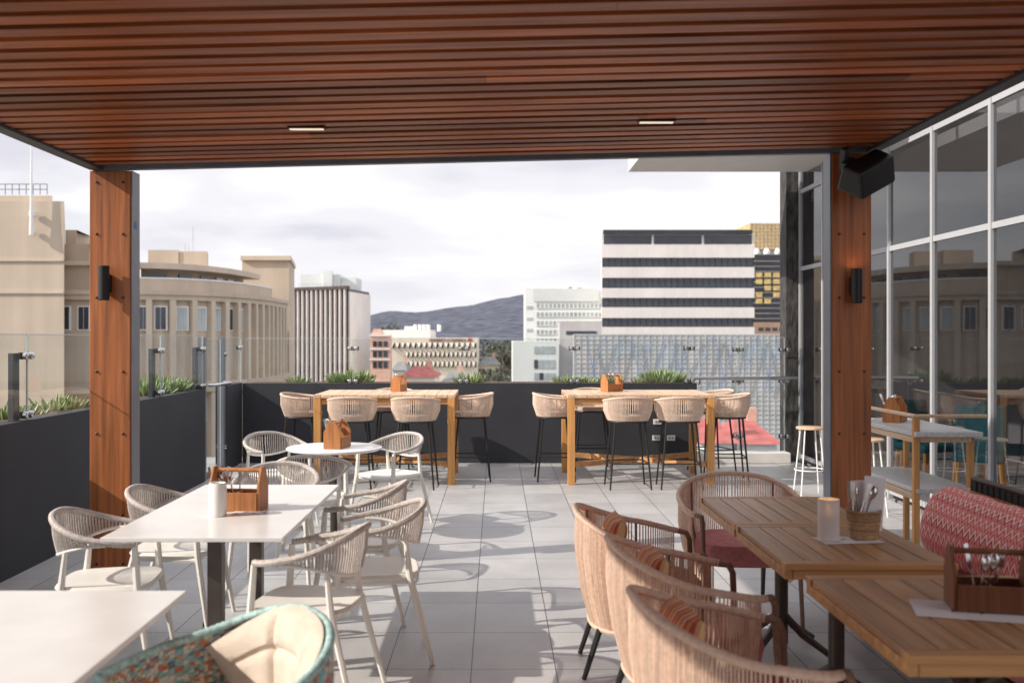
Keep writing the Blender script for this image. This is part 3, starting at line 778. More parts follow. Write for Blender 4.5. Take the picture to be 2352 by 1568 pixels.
def white_stool(x,y,l):
    t=thing('white_stool',l,'stool',(x,y,0),0,'white wire stools')
    m=MB(); m.lathe([(.12,.685),(.145,.69),(.145,.705),(.135,.712)],n=28); m.build('seat',M['bartop'],t,smooth=True)
    for k in range(4):
        a=R(45+90*k); m=MB(); m.tube([(.11*math.cos(a),.11*math.sin(a),.685),(.19*math.cos(a),.19*math.sin(a),0)],.008,7); m.build('leg',M['white'],t,smooth=True)
    m=MB(); m.tube([(.16*math.cos(R(15*k)),.16*math.sin(R(15*k)),.26) for k in range(24)],.006,6,closed=True); m.build('foot_ring',M['white'],t,smooth=True)
white_stool(3.31,10.5,'white wire stool left of the right column')
white_stool(3.47,9.3,'white wire stool just right of the right column behind the counter')

# ------------------------------------------------------------------ tabletop things
def caddy(loc,rz,label,dark=False,s=1,grp='wooden cutlery caddies'):
    mt=M['caddydark'] if dark else M['caddy']
    t=thing('cutlery_caddy',label,'caddy',loc,rz,grp)
    L_=.115*s; Wd=.065*s
    for sx in (-1,1):
        m=MB(); pts=[(-Wd,0),(Wd,0),(Wd,.12*s),(.022*s,.20*s),(-.022*s,.20*s),(-Wd,.12*s)]
        m.prism(pts,-.006,.006,Matrix.Translation((sx*L_,0,0))@Matrix.Rotation(R(90),4,'Z')@Matrix.Rotation(R(90),4,'X')); m.build('end_panel',mt,t,bevel=.0015)
    m=MB()
    for sy in (-1,1): m.box(-L_+.0065,L_-.0065,sy*Wd-.005,sy*Wd+.005,.002,.085*s)
    m.box(-L_+.0065,L_-.0065,-Wd+.0055,Wd-.0055,.003,.012); m.box(-.004,.004,-Wd+.0055,Wd-.0055,.0125,.08*s)
    m.build('tray',mt,t,bevel=.001)
    m=MB(); m.tube([(-L_,0,.183*s),(L_,0,.183*s)],.010*s,8); m.build('handle',mt,t,smooth=True)
def cutlery(loc,n,label,s=1,spread=.04):
    for k in range(n):
        m=MB(); kind=['fork','spoon','knife'][k%3]
        m.tube([(0,0,0),(0,0,.12)],[.005,.003],5)
        if kind=='spoon': 
            m.lathe([(.003,.12),(.014,.14),(.018,.16),(.012,.18),(.002,.187)],n=10)
        elif kind=='fork':
            m.cbox((0,0,.135),(.022,.003,.03))
            for q in (-1,-.33,.33,1): m.cbox((q*.009,0,.168),(.0035,.0025,.036))
        else: m.cbox((0,0,.155),(.016,.002,.085))
        o=m.build(kind,M['cutlery'],smooth=(kind=='spoon'))
        o.location=(loc[0]+random.uniform(-spread,spread),loc[1]+random.uniform(-.025,.025),loc[2]); o.scale=(s,s,s)
        o.rotation_euler=(R(random.uniform(-18,18)),R(random.uniform(-24,24)),R(random.uniform(0,180)))
        tag(o,f'steel {kind} {label}','cutlery',f'cutlery {label}')
caddy((-1.35,5.22,.753),R(-6),'open wooden caddy on the long white table beside the candle',s=1.12)
cutlery((-1.40,5.24,.77),6,'standing in the caddy on the long white table',1.1,.07)
caddy((-1.30,8.14,.753),R(80),'wooden caddy on the round table',s=1.1)
cutlery((-1.34,8.16,.79),3,'standing in the caddy on the round table',1.1,.03)
caddy((-1.17,11.95,1.011),R(75),'wooden caddy on the left bar table',s=.95)
cutlery((-1.17,11.97,1.05),2,'standing in the caddy on the left bar table',1,.03)
caddy((1.38,11.9,1.011),R(35),'wooden caddy on the right bar table',s=1.0)
cutlery((1.38,11.92,1.05),3,'standing in the caddy on the right bar table',1,.04)
caddy((3.13,7.82,.991),R(55),'wooden caddy on the service counter',s=.98)
cutlery((3.13,7.84,1.02),3,'standing in the caddy on the service counter',1,.04)
caddy((1.63,3.30,.7555),R(-12),'dark wooden caddy on the bottom right teak table',True,s=1.02)
cutlery((1.62,3.30,.775),5,'standing in the dark caddy on the bottom right teak table',1,.05)
t=thing('pillar_candle','white pillar candle on the long white table','candle',(-1.405,5.02,.753))
m=MB(); m.lathe([(.043,0),(.044,.01),(.044,.16),(.040,.167),(.034,.165),(.03,.155)],n=28); m.build('wax',M['candle'],t,smooth=True)
m=MB(); m.tube([(0,0,.155),(.002,0,.168)],.0015,5); m.build('wick',M['black'],t)
t=thing('candle_holder','frosted glass holder with a lit candle on the teak table','candle',(1.475,4.42,.755))
m=MB(); m.lathe([(.046,0),(.047,.005),(.047,.18),(.044,.18),(.044,.012),(.002,.010)],n=32); m.build('glass_cylinder',M['frost'],t,smooth=True)
m=MB(); m.lathe([(.038,.013),(.038,.11),(.03,.112)],n=24); m.build('wax',M['candle'],t,smooth=True)
m=MB(); m.lathe([(.001,.118),(.008,.128),(.007,.142),(.001,.16)],n=10); m.build('flame',M['flame'],t,smooth=True)
t=thing('round_basket','small woven basket of cutlery and napkins on the teak table','basket',(1.645,4.46,.755))
m=MB()
for k in range(12):
    r_=.058+.014*k/11; m.tube([(r_*math.cos(2*math.pi*q/28),r_*math.sin(2*math.pi*q/28),.006+.0105*k) for q in range(28)],.0065,6,closed=True)
m.build('weave',M['basket'],t,smooth=True)
m=MB(); m.lathe([(.056,.001),(.056,.006)],n=24); m.build('bottom',M['basket'],t)
cutlery((1.605,4.45,.80),6,'standing in the woven basket',1.1,.025)
for k,(dx,dz,l) in enumerate([(.024,0,'right folded white napkin standing in the basket'),(.012,-.02,'left folded white napkin standing in the basket')]):
    m=MB(); m.cbox((0,0,.11),(.10,.014,.24)); o=m.build('napkin',M['paper'],bevel=.004); o.location=(1.65+dx,4.44+.022*k,.80+dz); o.rotation_euler=(R(-4),R(7-12*k),R(12-20*k)); tag(o,l,'napkin')
def menu(x,y,z,rz,label,w_=.21,h_=.15):
    t=thing('paper_menu',label,'menu',(x,y,z),R(rz))
    m=MB(); m.box(-w_/2,w_/2,-h_/2,h_/2,0,.0012); m.build('sheet',M['paper'],t)
    for k in range(4): 
        m=MB(); a=random.uniform(0,3); m.cbox((-.06+.045*k,-.02+.03*(k%2),.0022),(.03,.008,.001),rz=a); m.build('print',M['steel_mid'],t)
menu(1.56,4.42,.7522,8,'paper menu under the candle holder and basket',.27,.15)
menu(1.56,3.27,.7522,-16,'paper menu under the dark caddy',.36,.22)
menu(-1.27,5.10,.7532,5,'paper menu beside the caddy on the long white table',.16,.1)

# ------------------------------------------------------------------ the town
def X(px,D): return (px-1140)*D/F
def Z(py,D): return EYE+(775-py)*D/F
GZ=-14.0
def skew(m,p0,p1,D,dep,z0,z1,side=6):
    """block whose right hand wall runs along the street that leads away from the terrace"""
    m.prism([(X(p0,D),D),(X(p1,D),D),(X(p1+side,D+dep),D+dep),(X(p0,D),D+dep)],z0,z1)
B=thing('curved_building','sand coloured building with a gently curved fin facade and tower on the left','building',(X(200,64),66,GZ))
path=[(X(p,d),d) for p,d in [(62,58),(150,58),(240,58),(318,58.05),(370,58.4),(420,59.1),(470,60.2),(520,61.9),(565,64.2),(602,67.2),(630,70.8),(652,75)]]
def offs(path,o):
    out=[]
    for i,p in enumerate(path):
        a=path[max(0,i-1)]; c=path[min(len(path)-1,i+1)]
        dx,dy=c[0]-a[0],c[1]-a[1]; l=math.hypot(dx,dy); out.append((p[0]-dy/l*o,p[1]+dx/l*o))
    return out
def strip(m,path,o0,o1,z0,z1):
    A=offs(path,o0); C=offs(path,o1); n=len(path)
    vs=[(x,y,z0) for x,y in A]+[(x,y,z1) for x,y in A]+[(x,y,z0) for x,y in C]+[(x,y,z1) for x,y in C]
    fs=[]
    for i in range(n-1):
        fs+=[(i,i+1,n+i+1,n+i),(2*n+i+1,2*n+i,3*n+i,3*n+i+1),(n+i,n+i+1,3*n+i+1,3*n+i),(i+1,i,2*n+i,2*n+i+1)]
    fs+=[(0,n,3*n,2*n),(n-1,2*n-1,4*n-1,3*n-1)]
    m.add(vs,fs)
zc1=4.4
m=MB(); strip(m,path,0,4,GZ,zc1-.3); m.build('curved_wall',M['sandstone'],B,world=True)
m=MB(); strip(m,path,-.4,4,zc1-.25,zc1); strip(m,path,-.3,-.02,zc1-.55,zc1-.252); strip(m,path,-.45,-.01,-1.6,-1.0); m.build('cornice',M['sandstone'],B,world=True)
def along(path,step,start=0):
    out=[];acc=0;nxt=start
    for a,c in zip(path,path[1:]):
        l=math.hypot(c[0]-a[0],c[1]-a[1])
        while nxt<=acc+l:
            t_=(nxt-acc)/l; out.append((a[0]+(c[0]-a[0])*t_,a[1]+(c[1]-a[1])*t_,math.atan2(c[1]-a[1],c[0]-a[0]))); nxt+=step
        acc+=l
    return out
for x,y,a in along(path[3:],1.25,.6):
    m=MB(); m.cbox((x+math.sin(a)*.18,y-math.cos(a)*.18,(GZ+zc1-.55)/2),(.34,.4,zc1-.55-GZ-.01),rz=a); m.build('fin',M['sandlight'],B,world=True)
def win(x,y,a,zc_,w_,h_,mm):
    m=MB(); m.cbox((x,y,zc_),(w_+.14,.10,h_+.14),rz=a); f=m.build('window',M['white'],B,world=True)
    ox,oy=math.sin(a)*.06,-math.cos(a)*.06
    for s in (-1,1):
        m=MB(); m.cbox((x+ox+math.cos(a)*s*w_/4,y+oy+math.sin(a)*s*w_/4,zc_),(w_/2-.04,.05,h_),rz=a); m.build('pane',mm,f,world=True)
for x,y,a in along(path[3:],1.25,1.225):
    for zz in (2.78,-2.7): win(x,y,a,zz,.62,1.3,random.choice([M['facade_glass'],M['facade_pale'],M['facade_pale']]))
for p in (148,193,238,283,330):
    for zz in (2.78,-2.7): win(X(p,58),57.99,0,zz,.62,1.3,M['facade_glass'])
m=MB(); strip(m,path[3:-1],.15,.2,zc1+.001,zc1+.70); m.build('balcony_rail',M['sandstone'],B,world=True)
m=MB(); strip(m,path[3:-1],.12,.24,zc1+.701,zc1+.78)
m.build('balcony_handrail',M['white'],B,world=True)
back=offs(path[3:-1],2.2)
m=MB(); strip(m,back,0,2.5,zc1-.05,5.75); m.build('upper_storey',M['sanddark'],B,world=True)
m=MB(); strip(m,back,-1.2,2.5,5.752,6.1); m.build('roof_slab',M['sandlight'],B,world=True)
for x,y,a in along(back,1.9,.9):
    m=MB(); m.cbox((x+math.sin(a)*.03,y-math.cos(a)*.03,5.05),(1.1,.1,1.0),rz=a); m.build('window',M['facade_glass'],B,world=True)
for (p0,p1,ya,d) in ((340,410,574,62.5),(411,476,577,62.6)):
    m=MB(); skew(m,p0,p1,d,2,6.05,Z(ya,d),2); m.build('rooftop_block',M['sandstone'],B,world=True)
m=MB(); skew(m,556,664,76,9,GZ,Z(598,76),12); m.build('end_block',M['sandstone'],B,world=True)
m=MB(); skew(m,552,668,75.7,9.5,Z(598,76)+.001,Z(588,76),11); m.build('end_block_cap',M['sandlight'],B,world=True)
m=MB(); skew(m,-220,147,56,12,GZ,Z(462,56),2); skew(m,-220,120,56.4,11,Z(462,56)+.002,Z(447,56),2); m.build('tower',M['sandstone'],B,world=True)
m=MB(); m.box(X(-220,56),X(147,56),55.9,55.99,Z(600,56),Z(596,56)); m.box(X(-220,56),X(147,56),55.9,55.99,Z(674,56),Z(668,56)); m.build('string_course',M['sandlight'],B,world=True)
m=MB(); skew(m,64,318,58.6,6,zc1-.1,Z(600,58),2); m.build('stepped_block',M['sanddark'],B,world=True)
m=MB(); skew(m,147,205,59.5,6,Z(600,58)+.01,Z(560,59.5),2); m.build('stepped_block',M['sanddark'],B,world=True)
m=MB(); skew(m,150,176,61,4,Z(562,61),Z(528,61),2); m.build('stair_head',M['sandstone'],B,world=True)
m=MB(); m.box(X(104,58.3),X(318,58.3),58.3,58.58,Z(608,58),Z(598,58)); m.build('ledge',M['sandlight'],B,world=True)
m=MB()
zt=Z(447,57)
for k in range(9): m.tube([(X(-20+16*k,57),57,zt),(X(-20+16*k,57),57,zt+.6)],.025,5)
for zz in (.3,.6): m.tube([(X(-20,57),57,zt+zz),(X(108,57),57,zt+zz)],.025,5)
m.build('roof_railing',M['steel_mid'],B,world=True)
m=MB(); m.tube([(X(72,55.6),55.6,Z(540,55.6)),(X(72,55.6),55.6,Z(485,55.6)),(X(72,55.6),55.6,Z(330,55.6))],[.13,.09,.04],8); m.cbox((X(72,55.6),55.75,Z(490,55.6)),(.34,.25,.25)); m.cbox((X(72,55.6),55.75,Z(530,55.6)),(.3,.25,.2)); m.build('mast',M['white'],B,world=True)
for p,y0,y1 in ((443,575,520),(425,575,560),(433,575,563)):
    m=MB(); m.tube([(X(p,63.5),63.5,Z(y0+6,63.5)),(X(p,63.5),63.5,Z(y1,63.5))],.03,5); m.build('aerial',M['mull'],B,world=True)

# --- striped building
B=thing('striped_office','brown office block with vertical white fins and pale side wall','building',(X(770,156),158,GZ))
A_=(X(672,156),156);Bc=(X(800,150),150);C_=(X(848,163),163)
D_=(A_[0]+C_[0]-Bc[0],A_[1]+C_[1]-Bc[1])
zt=Z(664,152)
m=MB(); m.prism([A_,Bc,C_,D_],GZ,zt); m.build('wall',M['brownpanel'],B,world=True)
dx,dy=Bc[0]-A_[0],Bc[1]-A_[1]; l=math.hypot(dx,dy); a=math.atan2(dy,dx)
for k in range(12):
    t_=(k+.5)/12; m=MB(); m.cbox((A_[0]+dx*t_+math.sin(a)*.2,A_[1]+dy*t_-math.cos(a)*.2,(GZ+zt)/2),(.15,.5,zt-GZ-.05),rz=a); m.build('fin',M['concrete'],B,world=True)
m=MB(); m.cbox(((A_[0]+Bc[0])/2+math.sin(a)*.25,(A_[1]+Bc[1])/2-math.cos(a)*.25,zt+.15),(l+.4,.6,.5),rz=a); m.build('parapet',M['brownpanel'],B,world=True)
dx,dy=C_[0]-Bc[0],C_[1]-Bc[1]; l2=math.hypot(dx,dy); a2=math.atan2(dy,dx)
m=MB(); m.cbox(((Bc[0]+C_[0])/2+math.sin(a2)*.12,(Bc[1]+C_[1])/2-math.cos(a2)*.12,(GZ+zt)/2-.2),(l2-.3,.25,zt-GZ-.5),rz=a2); m.build('side_wall',M['concrete'],B,world=True)
for q in ((690,780,158,164,630),(781,815,159.5,166,636),(745,765,157,157.9,622)):
    m=MB(); m.box(X(q[0],158),X(q[1],158),q[2],q[3],zt,Z(q[4],158)); m.build('rooftop_plant',M['cladwhite'],B,world=True)
m=MB()
for k in range(16): m.tube([(X(682+8.4*k,154),155.5,zt),(X(682+8.4*k,154),155.5,zt+1.0)],.04,4)
m.tube([(X(682,154),155.5,zt+1.0),(X(808,154),155.5,zt+1.0)],.04,4); m.build('roof_railing',M['mull'],B,world=True)

def block(name,label,px0,px1,py,D,depth,wall,rows,winm,cols=0,cat='building'):
    B=thing(name,label,cat,((X(px0,D)+X(px1,D))/2,D+depth/2,GZ))
    m=MB()
    if px1<1140: pl_=[(X(px0,D),D),(X(px1,D),D),(X(px1+4,D+depth),D+depth),(X(px0,D),D+depth)]
    else: pl_=[(X(px0,D),D),(X(px1,D),D),(X(px1,D),D+depth),(X(px0-3,D+depth),D+depth)]
    m.prism(pl_,GZ,Z(py,D)); m.build('wall',wall,B,world=True)
    for (ya,yb,pa,pb) in rows:
        if cols:
            n=max(1,int((pb-pa)/cols)); w_=(pb-pa)/n
            for k in range(n):
                m=MB(); m.box(X(pa+k*w_+w_*.14,D),X(pa+(k+1)*w_-w_*.14,D),D-.06,D+.1,Z(yb,D),Z(ya,D)); m.build('window',winm if random.random()<.7 else M['facade_glass'],B,world=True)
        else:
            m=MB(); m.box(X(pa,D),X(pb,D),D-.06,D+.1,Z(yb,D),Z(ya,D)); m.build('window_band',winm,B,world=True)
    return B
D=120
B=block('banded_office','tall white office block with dark horizontal window bands',1384,1729,538,D,20,M['concrete'],[],M['facade_glass'])
for (ya,yb) in ((540,563),(593,613),(639,661),(685,705),(731,750)):
    m=MB(); m.box(X(1383,D),X(1730,D),D-.05,D+.2,Z(yb,D),Z(ya,D)); f=m.build('window_band',M['facade_glass'],B,world=True)
    m=MB(); n=24 if ya>540 else 3
    for k in range(n+1):
        w_=.10 if ya>540 else .25
        x=X(1384,D)+(X(1729,D)-X(1384,D))*k/n; m.box(x-w_/2,x+w_/2,D-.1,D-.052,Z(yb,D),Z(ya,D))
    m.box(X(1384,D),X(1729,D),D-.098,D-.054,Z(yb,D),Z(yb,D)+.08)
    m.build('mullion_frame',M['blackclad'] if ya>540 else M['concrete'],f,world=True)
for (ya,yb) in ((564,592),(614,638),(662,684),(706,730),(751,768)):
    m=MB(); m.box(X(1381,D),X(1731,D),D-.4,D+.2,Z(yb,D),Z(ya,D)); m.build('spandrel',M['concrete'],B,world=True)
m=MB(); m.prism([(X(1384,D),D-.7),(X(1725,D),D-.7),(X(1725,D),D+20),(X(1382,D+20),D+20)],Z(538,D)+.002,Z(529,D)); m.build('roof_slab',M['blackclad'],B,world=True)
D=165
B=thing('gold_tower','black tower with gold panels and gold top behind the white office','building',(X(1775,D),D+8,GZ))
m=MB(); m.box(X(1722,D),X(1860,D),D,D+15,GZ,Z(585,D)); m.build('wall',M['blackclad'],B,world=True)
m=MB(); m.box(X(1720,D),X(1850,D),D+2,D+14,Z(585,D)+.01,Z(572,D)); m.build('plant_level',M['cladwhite'],B,world=True)
m=MB(); m.box(X(1728,D),X(1850,D),D+1.5,D+13,Z(572,D)+.02,Z(510,D)); gt=m.build('gold_top',M['gold'],B,world=True)
m=MB()
for k in range(14): x=X(1729+9*k,D); m.box(x,x+.12,D+1.4,D+1.49,Z(570,D),Z(510,D))
for k in range(8): z=Z(570-8*k,D); m.box(X(1728,D),X(1850,D),D+1.41,D+1.485,z,z+.1)
m.build('gold_grid',M['sanddark'],gt,world=True)
for r_,y in enumerate((626,641,656,671,686)):
    for c in range(4):
        if (r_*3+c*2)%5!=1:
            m=MB(); x=X(1736+20*c,D); m.box(x,x+1.05,D-.1,D+.05,Z(y+11,D),Z(y,D)); m.build('gold_panel',M['gold'],B,world=True)
for r_ in range(12):
    m=MB(); m.box(X(1728,D),X(1850,D),D-.05,D+.1,Z(600+12*r_,D),Z(599+12*r_,D)) ; m.build('floor_line',M['greyconc'],B,world=True)
for k,(p,r_) in enumerate(((1742,.5),(1765,.55),(1790,.5))):
    m=MB(); m.lathe([(r_,0),(r_,.5),(r_*.5,1.0)],c=(X(p,D),D+1,Z(583,D)),n=12); m.build('roof_vent',M['white'],B,world=True)
D=132
B=block('pale_grid_building','pale green white building with a fine window grid beside the office block',1206,1400,662,D,16,M['cladwhite'],[],M['facade_pale'])
for r_ in range(9):
    y=697+20*r_
    m=MB(); m.box(X(1232,D),X(1385,D),D-.05,D+.1,Z(y+11,D),Z(y,D)); f=m.build('window_band',M['facade_pale'],B,world=True)
    m=MB()
    for k in range(17): x=X(1232+9.5*k,D); m.box(x-.06,x+.06,D-.14,D-.052,Z(y+11,D),Z(y,D))
    m.box(X(1232,D),X(1385,D),D-.138,D-.054,Z(y+11,D),Z(y+11,D)+.06)
    m.build('mullion_frame',M['cladwhite'],f,world=True)
for r_ in range(6):
    y=703+26*r_; m=MB(); m.box(X(1210,D),X(1224,D),D-.05,D+.1,Z(y+7,D),Z(y,D)); m.build('window',M['facade_pale'],B,world=True)
m=MB(); m.box(X(1225,D),X(1375,D),D-.2,D-.06,Z(692,D),Z(663,D)); m.build('top_cladding',mat('pale_grey_cladding',(.58,.62,.62),.6,.06,.3),B,world=True)
for p,y in ((1250,655),(1300,652),(1322,656),(1285,657)):
    m=MB(); m.box(X(p,D),X(p+8,D),D+3,D+5,Z(663,D),Z(y,D)); m.build('rooftop_plant',M['cladwhite'],B,world=True)
block('grey_annex','plain grey concrete annex in front of the pale grid building',1285,1382,738,105,10,M['greyconc'],[(760,768,1300,1370)],M['facade_glass'])
block('low_white_block','low white block with teal windows below the pale grid building',1178,1283,783,98,10,M['cladwhite'],[(795,812,1225,1275),(826,846,1225,1275),(856,872,1225,1275)],M['facade_pale'],12)
D=72
B=thing('glass_atrium','wide glazed atrium facade with blue crossing braces','building',(X(1570,D),D+6,GZ))
m=MB(); m.prism([(X(1318,D),D),(X(1850,D),D),(X(1850,D),D+12),(X(1316,D+12),D+12)],GZ,Z(767,D)); m.build('glazing',M['atrium'],B,world=True)
m=MB()
for k in range(38): x=X(1318+14.4*k,D); m.box(x-.013,x+.013,D-.06,D-.01,-12,Z(767,D))
for k in range(24): z=Z(769+10.7*k,D); m.box(X(1318,D),X(1850,D),D-.05,D-.012,z-.013,z+.013)
m.build('mullion_grid',M['mull'],B,world=True)
for (pa,pb,ya,yb,mm) in ((1330,1380,800,835,'greyconc'),(1405,1500,782,812,'facade_pale'),(1425,1470,826,868,'greyconc'),(1510,1570,800,850,'facade_pale'),(1600,1690,835,865,'greyconc'),(1610,1660,880,930,'facade_pale'),(1700,1790,790,822,'facade_pale'),(1705,1760,850,905,'greyconc'),(1640,1720,940,965,'facade_pale'),(1770,1820,900,950,'greyconc')):
    m=MB(); m.box(X(pa,D),X(pb,D),D-.006,D+.05,Z(yb,D),Z(ya,D)); m.build('tinted_pane',M[mm],B,world=True)
for (p,y0,q,y1) in ((1345,772,1368,880),(1390,772,1350,880),(1400,880,1432,772),(1448,772,1470,880),(1500,772,1460,880),(1500,880,1530,772),(1540,772,1568,880),(1590,772,1550,880),(1600,870,1635,772),(1640,772,1668,900),(1690,772,1650,900),(1700,890,1735,772),(1740,772,1772,900),(1790,772,1752,900)):
    m=MB(); m.tube([(X(p,D),D-.3,Z(y0,D)),(X(q,D),D-.3,Z(y1,D))],.035,6); m.build('blue_brace',M['bluebrace'],B,world=True)
D=140
B=block('long_beige_building','long beige building with slanted sunshades and lettering along its top',866,1097,775,D,22,M['creamwall'],[],M['facade_glass'])
m=MB(); m.box(X(872,D),X(985,D),D+3,D+16,Z(775,D)+.01,Z(757,D)); m.build('upper_block',M['concrete'],B,world=True)
for i_,(ya,yb) in enumerate(((787,799),(808,820),(830,843))):
    pa=930 if i_ else 895
    m=MB(); m.box(X(pa,D),X(1094,D),D-.05,D+.1,Z(yb,D),Z(ya,D)); f=m.build('window_band',M['facade_glass'],B,world=True)
    m=MB(); n=16
    for k in range(n):
        p=pa+(1094-pa)*k/n; q=(1094-pa)/n
        m.add([(X(p,D),D-.08,Z(ya,D)),(X(p+q*.75,D),D-.08,Z(ya,D)),(X(p+q*.25,D),D-.08,Z(yb,D)),(X(p,D),D-.6,Z(yb,D)),(X(p+q*.5,D),D-.6,Z(yb,D))],[(0,1,2),(0,2,4,3),(0,1,4)])
    m.build('sunshades',M['creamwall'],f,world=True)
for p in (946,957,967,977,1003):
    m=MB(); m.tube([(X(p,D),D+6,Z(760,D)),(X(p,D),D+6,Z(744,D))],.28,8); m.build('roof_vent',M['white'],B,world=True)
m=MB(); m.box(X(920,D),X(942,D),D+6,D+9,Z(760,D),Z(748,D)); m.build('roof_plant',M['white'],B,world=True)
def text(body,name,size,mt,parent,loc):
    cu=bpy.data.curves.new(name,'FONT'); cu.body=body; cu.size=size; cu.extrude=.03; cu.align_x='LEFT'
    o=bpy.data.objects.new(name+'_tmp',cu); col.objects.link(o)
    dg=bpy.context.evaluated_depsgraph_get(); me=bpy.data.meshes.new_from_object(o.evaluated_get(dg))
    bpy.data.objects.remove(o); me.materials.clear(); me.materials.append(mt)
    q=bpy.data.objects.new(name,me); col.objects.link(q); q.parent=parent
    q.location=Vector(loc)-parent.location; q.rotation_euler=(R(90),0,0)
    xs=[v.co.x for v in me.vertices]; return q,max(xs)-min(xs)
q,wd=text('UNIVERSITY of TASMANIA','lettering',.62,M['signdark'],B,(X(985,D),D-.08,Z(784,D)))
q.scale=((X(1070,D)-X(985,D))/wd,1,1)
m=MB(); m.box(X(1075,D),X(1084,D),D-.1,D-.01,Z(784,D),Z(776,D)); m.build('red_emblem',M['signred'],B,world=True)
D=100
B=block('salmon_building','salmon brick building with white trims left of the long beige building',850,896,772,D,12,M['salmon'],[(783,796,855,892),(806,820,855,892),(830,845,855,892)],M['facade_glass'],12)
m=MB(); m.prism([(X(849,D),D-.2),(X(897,D),D-.2),(X(900,D+12),D+12),(X(849,D),D+12)],Z(772,D)+.002,Z(768,D)); m.build('cornice',M['cladwhite'],B,world=True)
for ya,yb in ((803,800),(827,824)):
    m=MB(); m.box(X(849,D),X(897,D),D-.18,D-.01,Z(ya,D),Z(yb,D)); m.build('trim',M['cladwhite'],B,world=True)
m=MB(); m.prism([(X(850,D),Z(768,D)+.01),(X(880,D),Z(768,D)+.01),(X(872,D),Z(755,D)),(X(858,D),Z(755,D))],-D-1.5,-D-.3,Matrix.Rotation(R(90),4,'X')); m.build('gable',M['salmon'],B,world=True)
def house(px0,px1,y_eave,y_ridge,D,depth,wallm,roofm,label):
    x0,x1=X(px0,D),X(px1,D); ze,zr=Z(y_eave,D),Z(y_ridge,D); cy=D+depth/2
    B=thing('hip_roof_house',label,'house',((x0+x1)/2,cy,GZ),0,'houses below the terrace')
    m=MB(); m.box(x0+.3,x1-.3,D+.3,D+depth-.3,GZ,ze); m.build('wall',wallm,B,world=True)
    r_=min((x1-x0)*.3,depth*.5)
    m=MB(); m.add([(x0,D,ze),(x1,D,ze),(x1,D+depth,ze),(x0,D+depth,ze),(x0+r_,cy,zr),(x1-r_,cy,zr)],[(0,1,5,4),(1,2,5),(2,3,4,5),(3,0,4),(3,2,1,0)]); rf=m.build('roof',roofm,B,world=True)
    m=MB(); m.cbox((x0+(x1-x0)*.7,cy,zr),(.5,.5,1.2)); m.build('chimney',M['salmon'],rf,world=True)
    for k in range(3):
        m=MB(); xx=x0+(x1-x0)*(k+.75)/3.5; m.box(xx,xx+(x1-x0)*.1,D+.24,D+.32,ze-2.0,ze-.6); m.build('window',M['facade_glass'],B,world=True)
house(916,1005,866,843,105,9,M['cladwhite'],M['redroof'],'house with red hip roof below the long beige building')
house(1605,1700,1018,972,46,6,M['cladwhite'],M['redroof'],'left red roofed house seen through the full height glass')
house(1690,1800,1020,976,48,7,M['cladwhite'],M['redroof'],'right red roofed house seen through the full height glass')
house(1010,1070,880,858,88,9,M['concrete'],M['greyroof'],'grey roofed house right of the red hip roof')
house(896,935,850,832,118,8,M['concrete'],M['greyroof'],'small pale house between the salmon building and the red roof')
house(1096,1150,838,820,150,9,M['creamwall'],M['greyroof'],'cream house among the trees right of the long beige building')
block('orange_roof_block','low orange rendered block at the foot of the gold tower',1728,1830,740,135,8,mat('orange_render',(.64,.42,.30),.9,.1,.4),[(752,760,1740,1820)],M['facade_glass'],16)
m=MB()
for k in range(420):
    px=random.uniform(600,1900); D=random.uniform(700,1500); s=random.uniform(4,9)
    x=X(px,D); hh=random.uniform(3,7) if random.random()<.9 else random.uniform(7,11)
    m.cbox((x,D,GZ+hh/2),(s*1.4,s,hh),rz=random.uniform(0,3))
o=m.build('distant_town',mat('distant_walls',(.24,.24,.27),.9,.2,.05,island=.5)); tag(o,'mass of tiny pale houses at the foot of the hills','town',kind='stuff')
def tree(loc,hgt,rad,lm,label,n=1500):
    t=thing('street_tree',label,'tree',loc,0,'trees in the town')
    m=MB(); m.tube([(0,0,0),(.1,0,hgt*.4),(0,.1,hgt*.75)],[hgt*.035,hgt*.025,hgt*.01],7)
    for k in range(6):
        a=k*1.05; m.tube([(0,0,hgt*(.3+.05*k)),(math.cos(a)*rad*.6,math.sin(a)*rad*.6,hgt*(.5+.06*k))],[hgt*.014,hgt*.004],5)
    m.build('trunk',M['bark'],t,smooth=True)
    cl=[(random.uniform(-1,1)*rad*.75,random.uniform(-1,1)*rad*.75,hgt*random.uniform(.42,.9),random.uniform(.25,.5)*rad) for _ in range(16)]
    m=MB()
    for k in range(n):
        c=random.choice(cl); v=Vector((random.gauss(0,1),random.gauss(0,1),random.gauss(0,1))).normalized()*c[3]*random.uniform(.6,1.05)
        p=Vector(c[:3])+v; s=rad*random.uniform(.05,.1)
        u=Vector((random.uniform(-1,1),random.uniform(-1,1),random.uniform(-1,1))).normalized(); w_=u.orthogonal().normalized()
        m.add([p-u*s,p+w_*s*.6,p+u*s,p-w_*s*.6],[(0,1,2,3)])
    m.build('crown',lm,t)
for px,yt,D,rad,k,l in [(1112,804,260,4.5,'leafolive','olive tree right of the long beige building'),(1135,782,330,6,'leafdark','tall dark tree behind the long beige building, right'),(1160,795,280,5,'leafolive','olive tree in front of the low white block'),
                     (1185,788,300,5,'leafdark','dark tree touching the pale grid building'),(900,742,330,7,'leafdark','dark tree rising above the salmon building'),(1090,848,150,3.5,'leafolive','bare olive tree below the long beige building'),(1125,845,140,3.5,'leafolive','low olive tree between beige building and white block'),(1158,852,130,3.5,'leafdark','lowest dark tree left of the low white block')]:
    z=Z(yt,D); tree((X(px,D),D,GZ),z-GZ,rad,M[k],l)

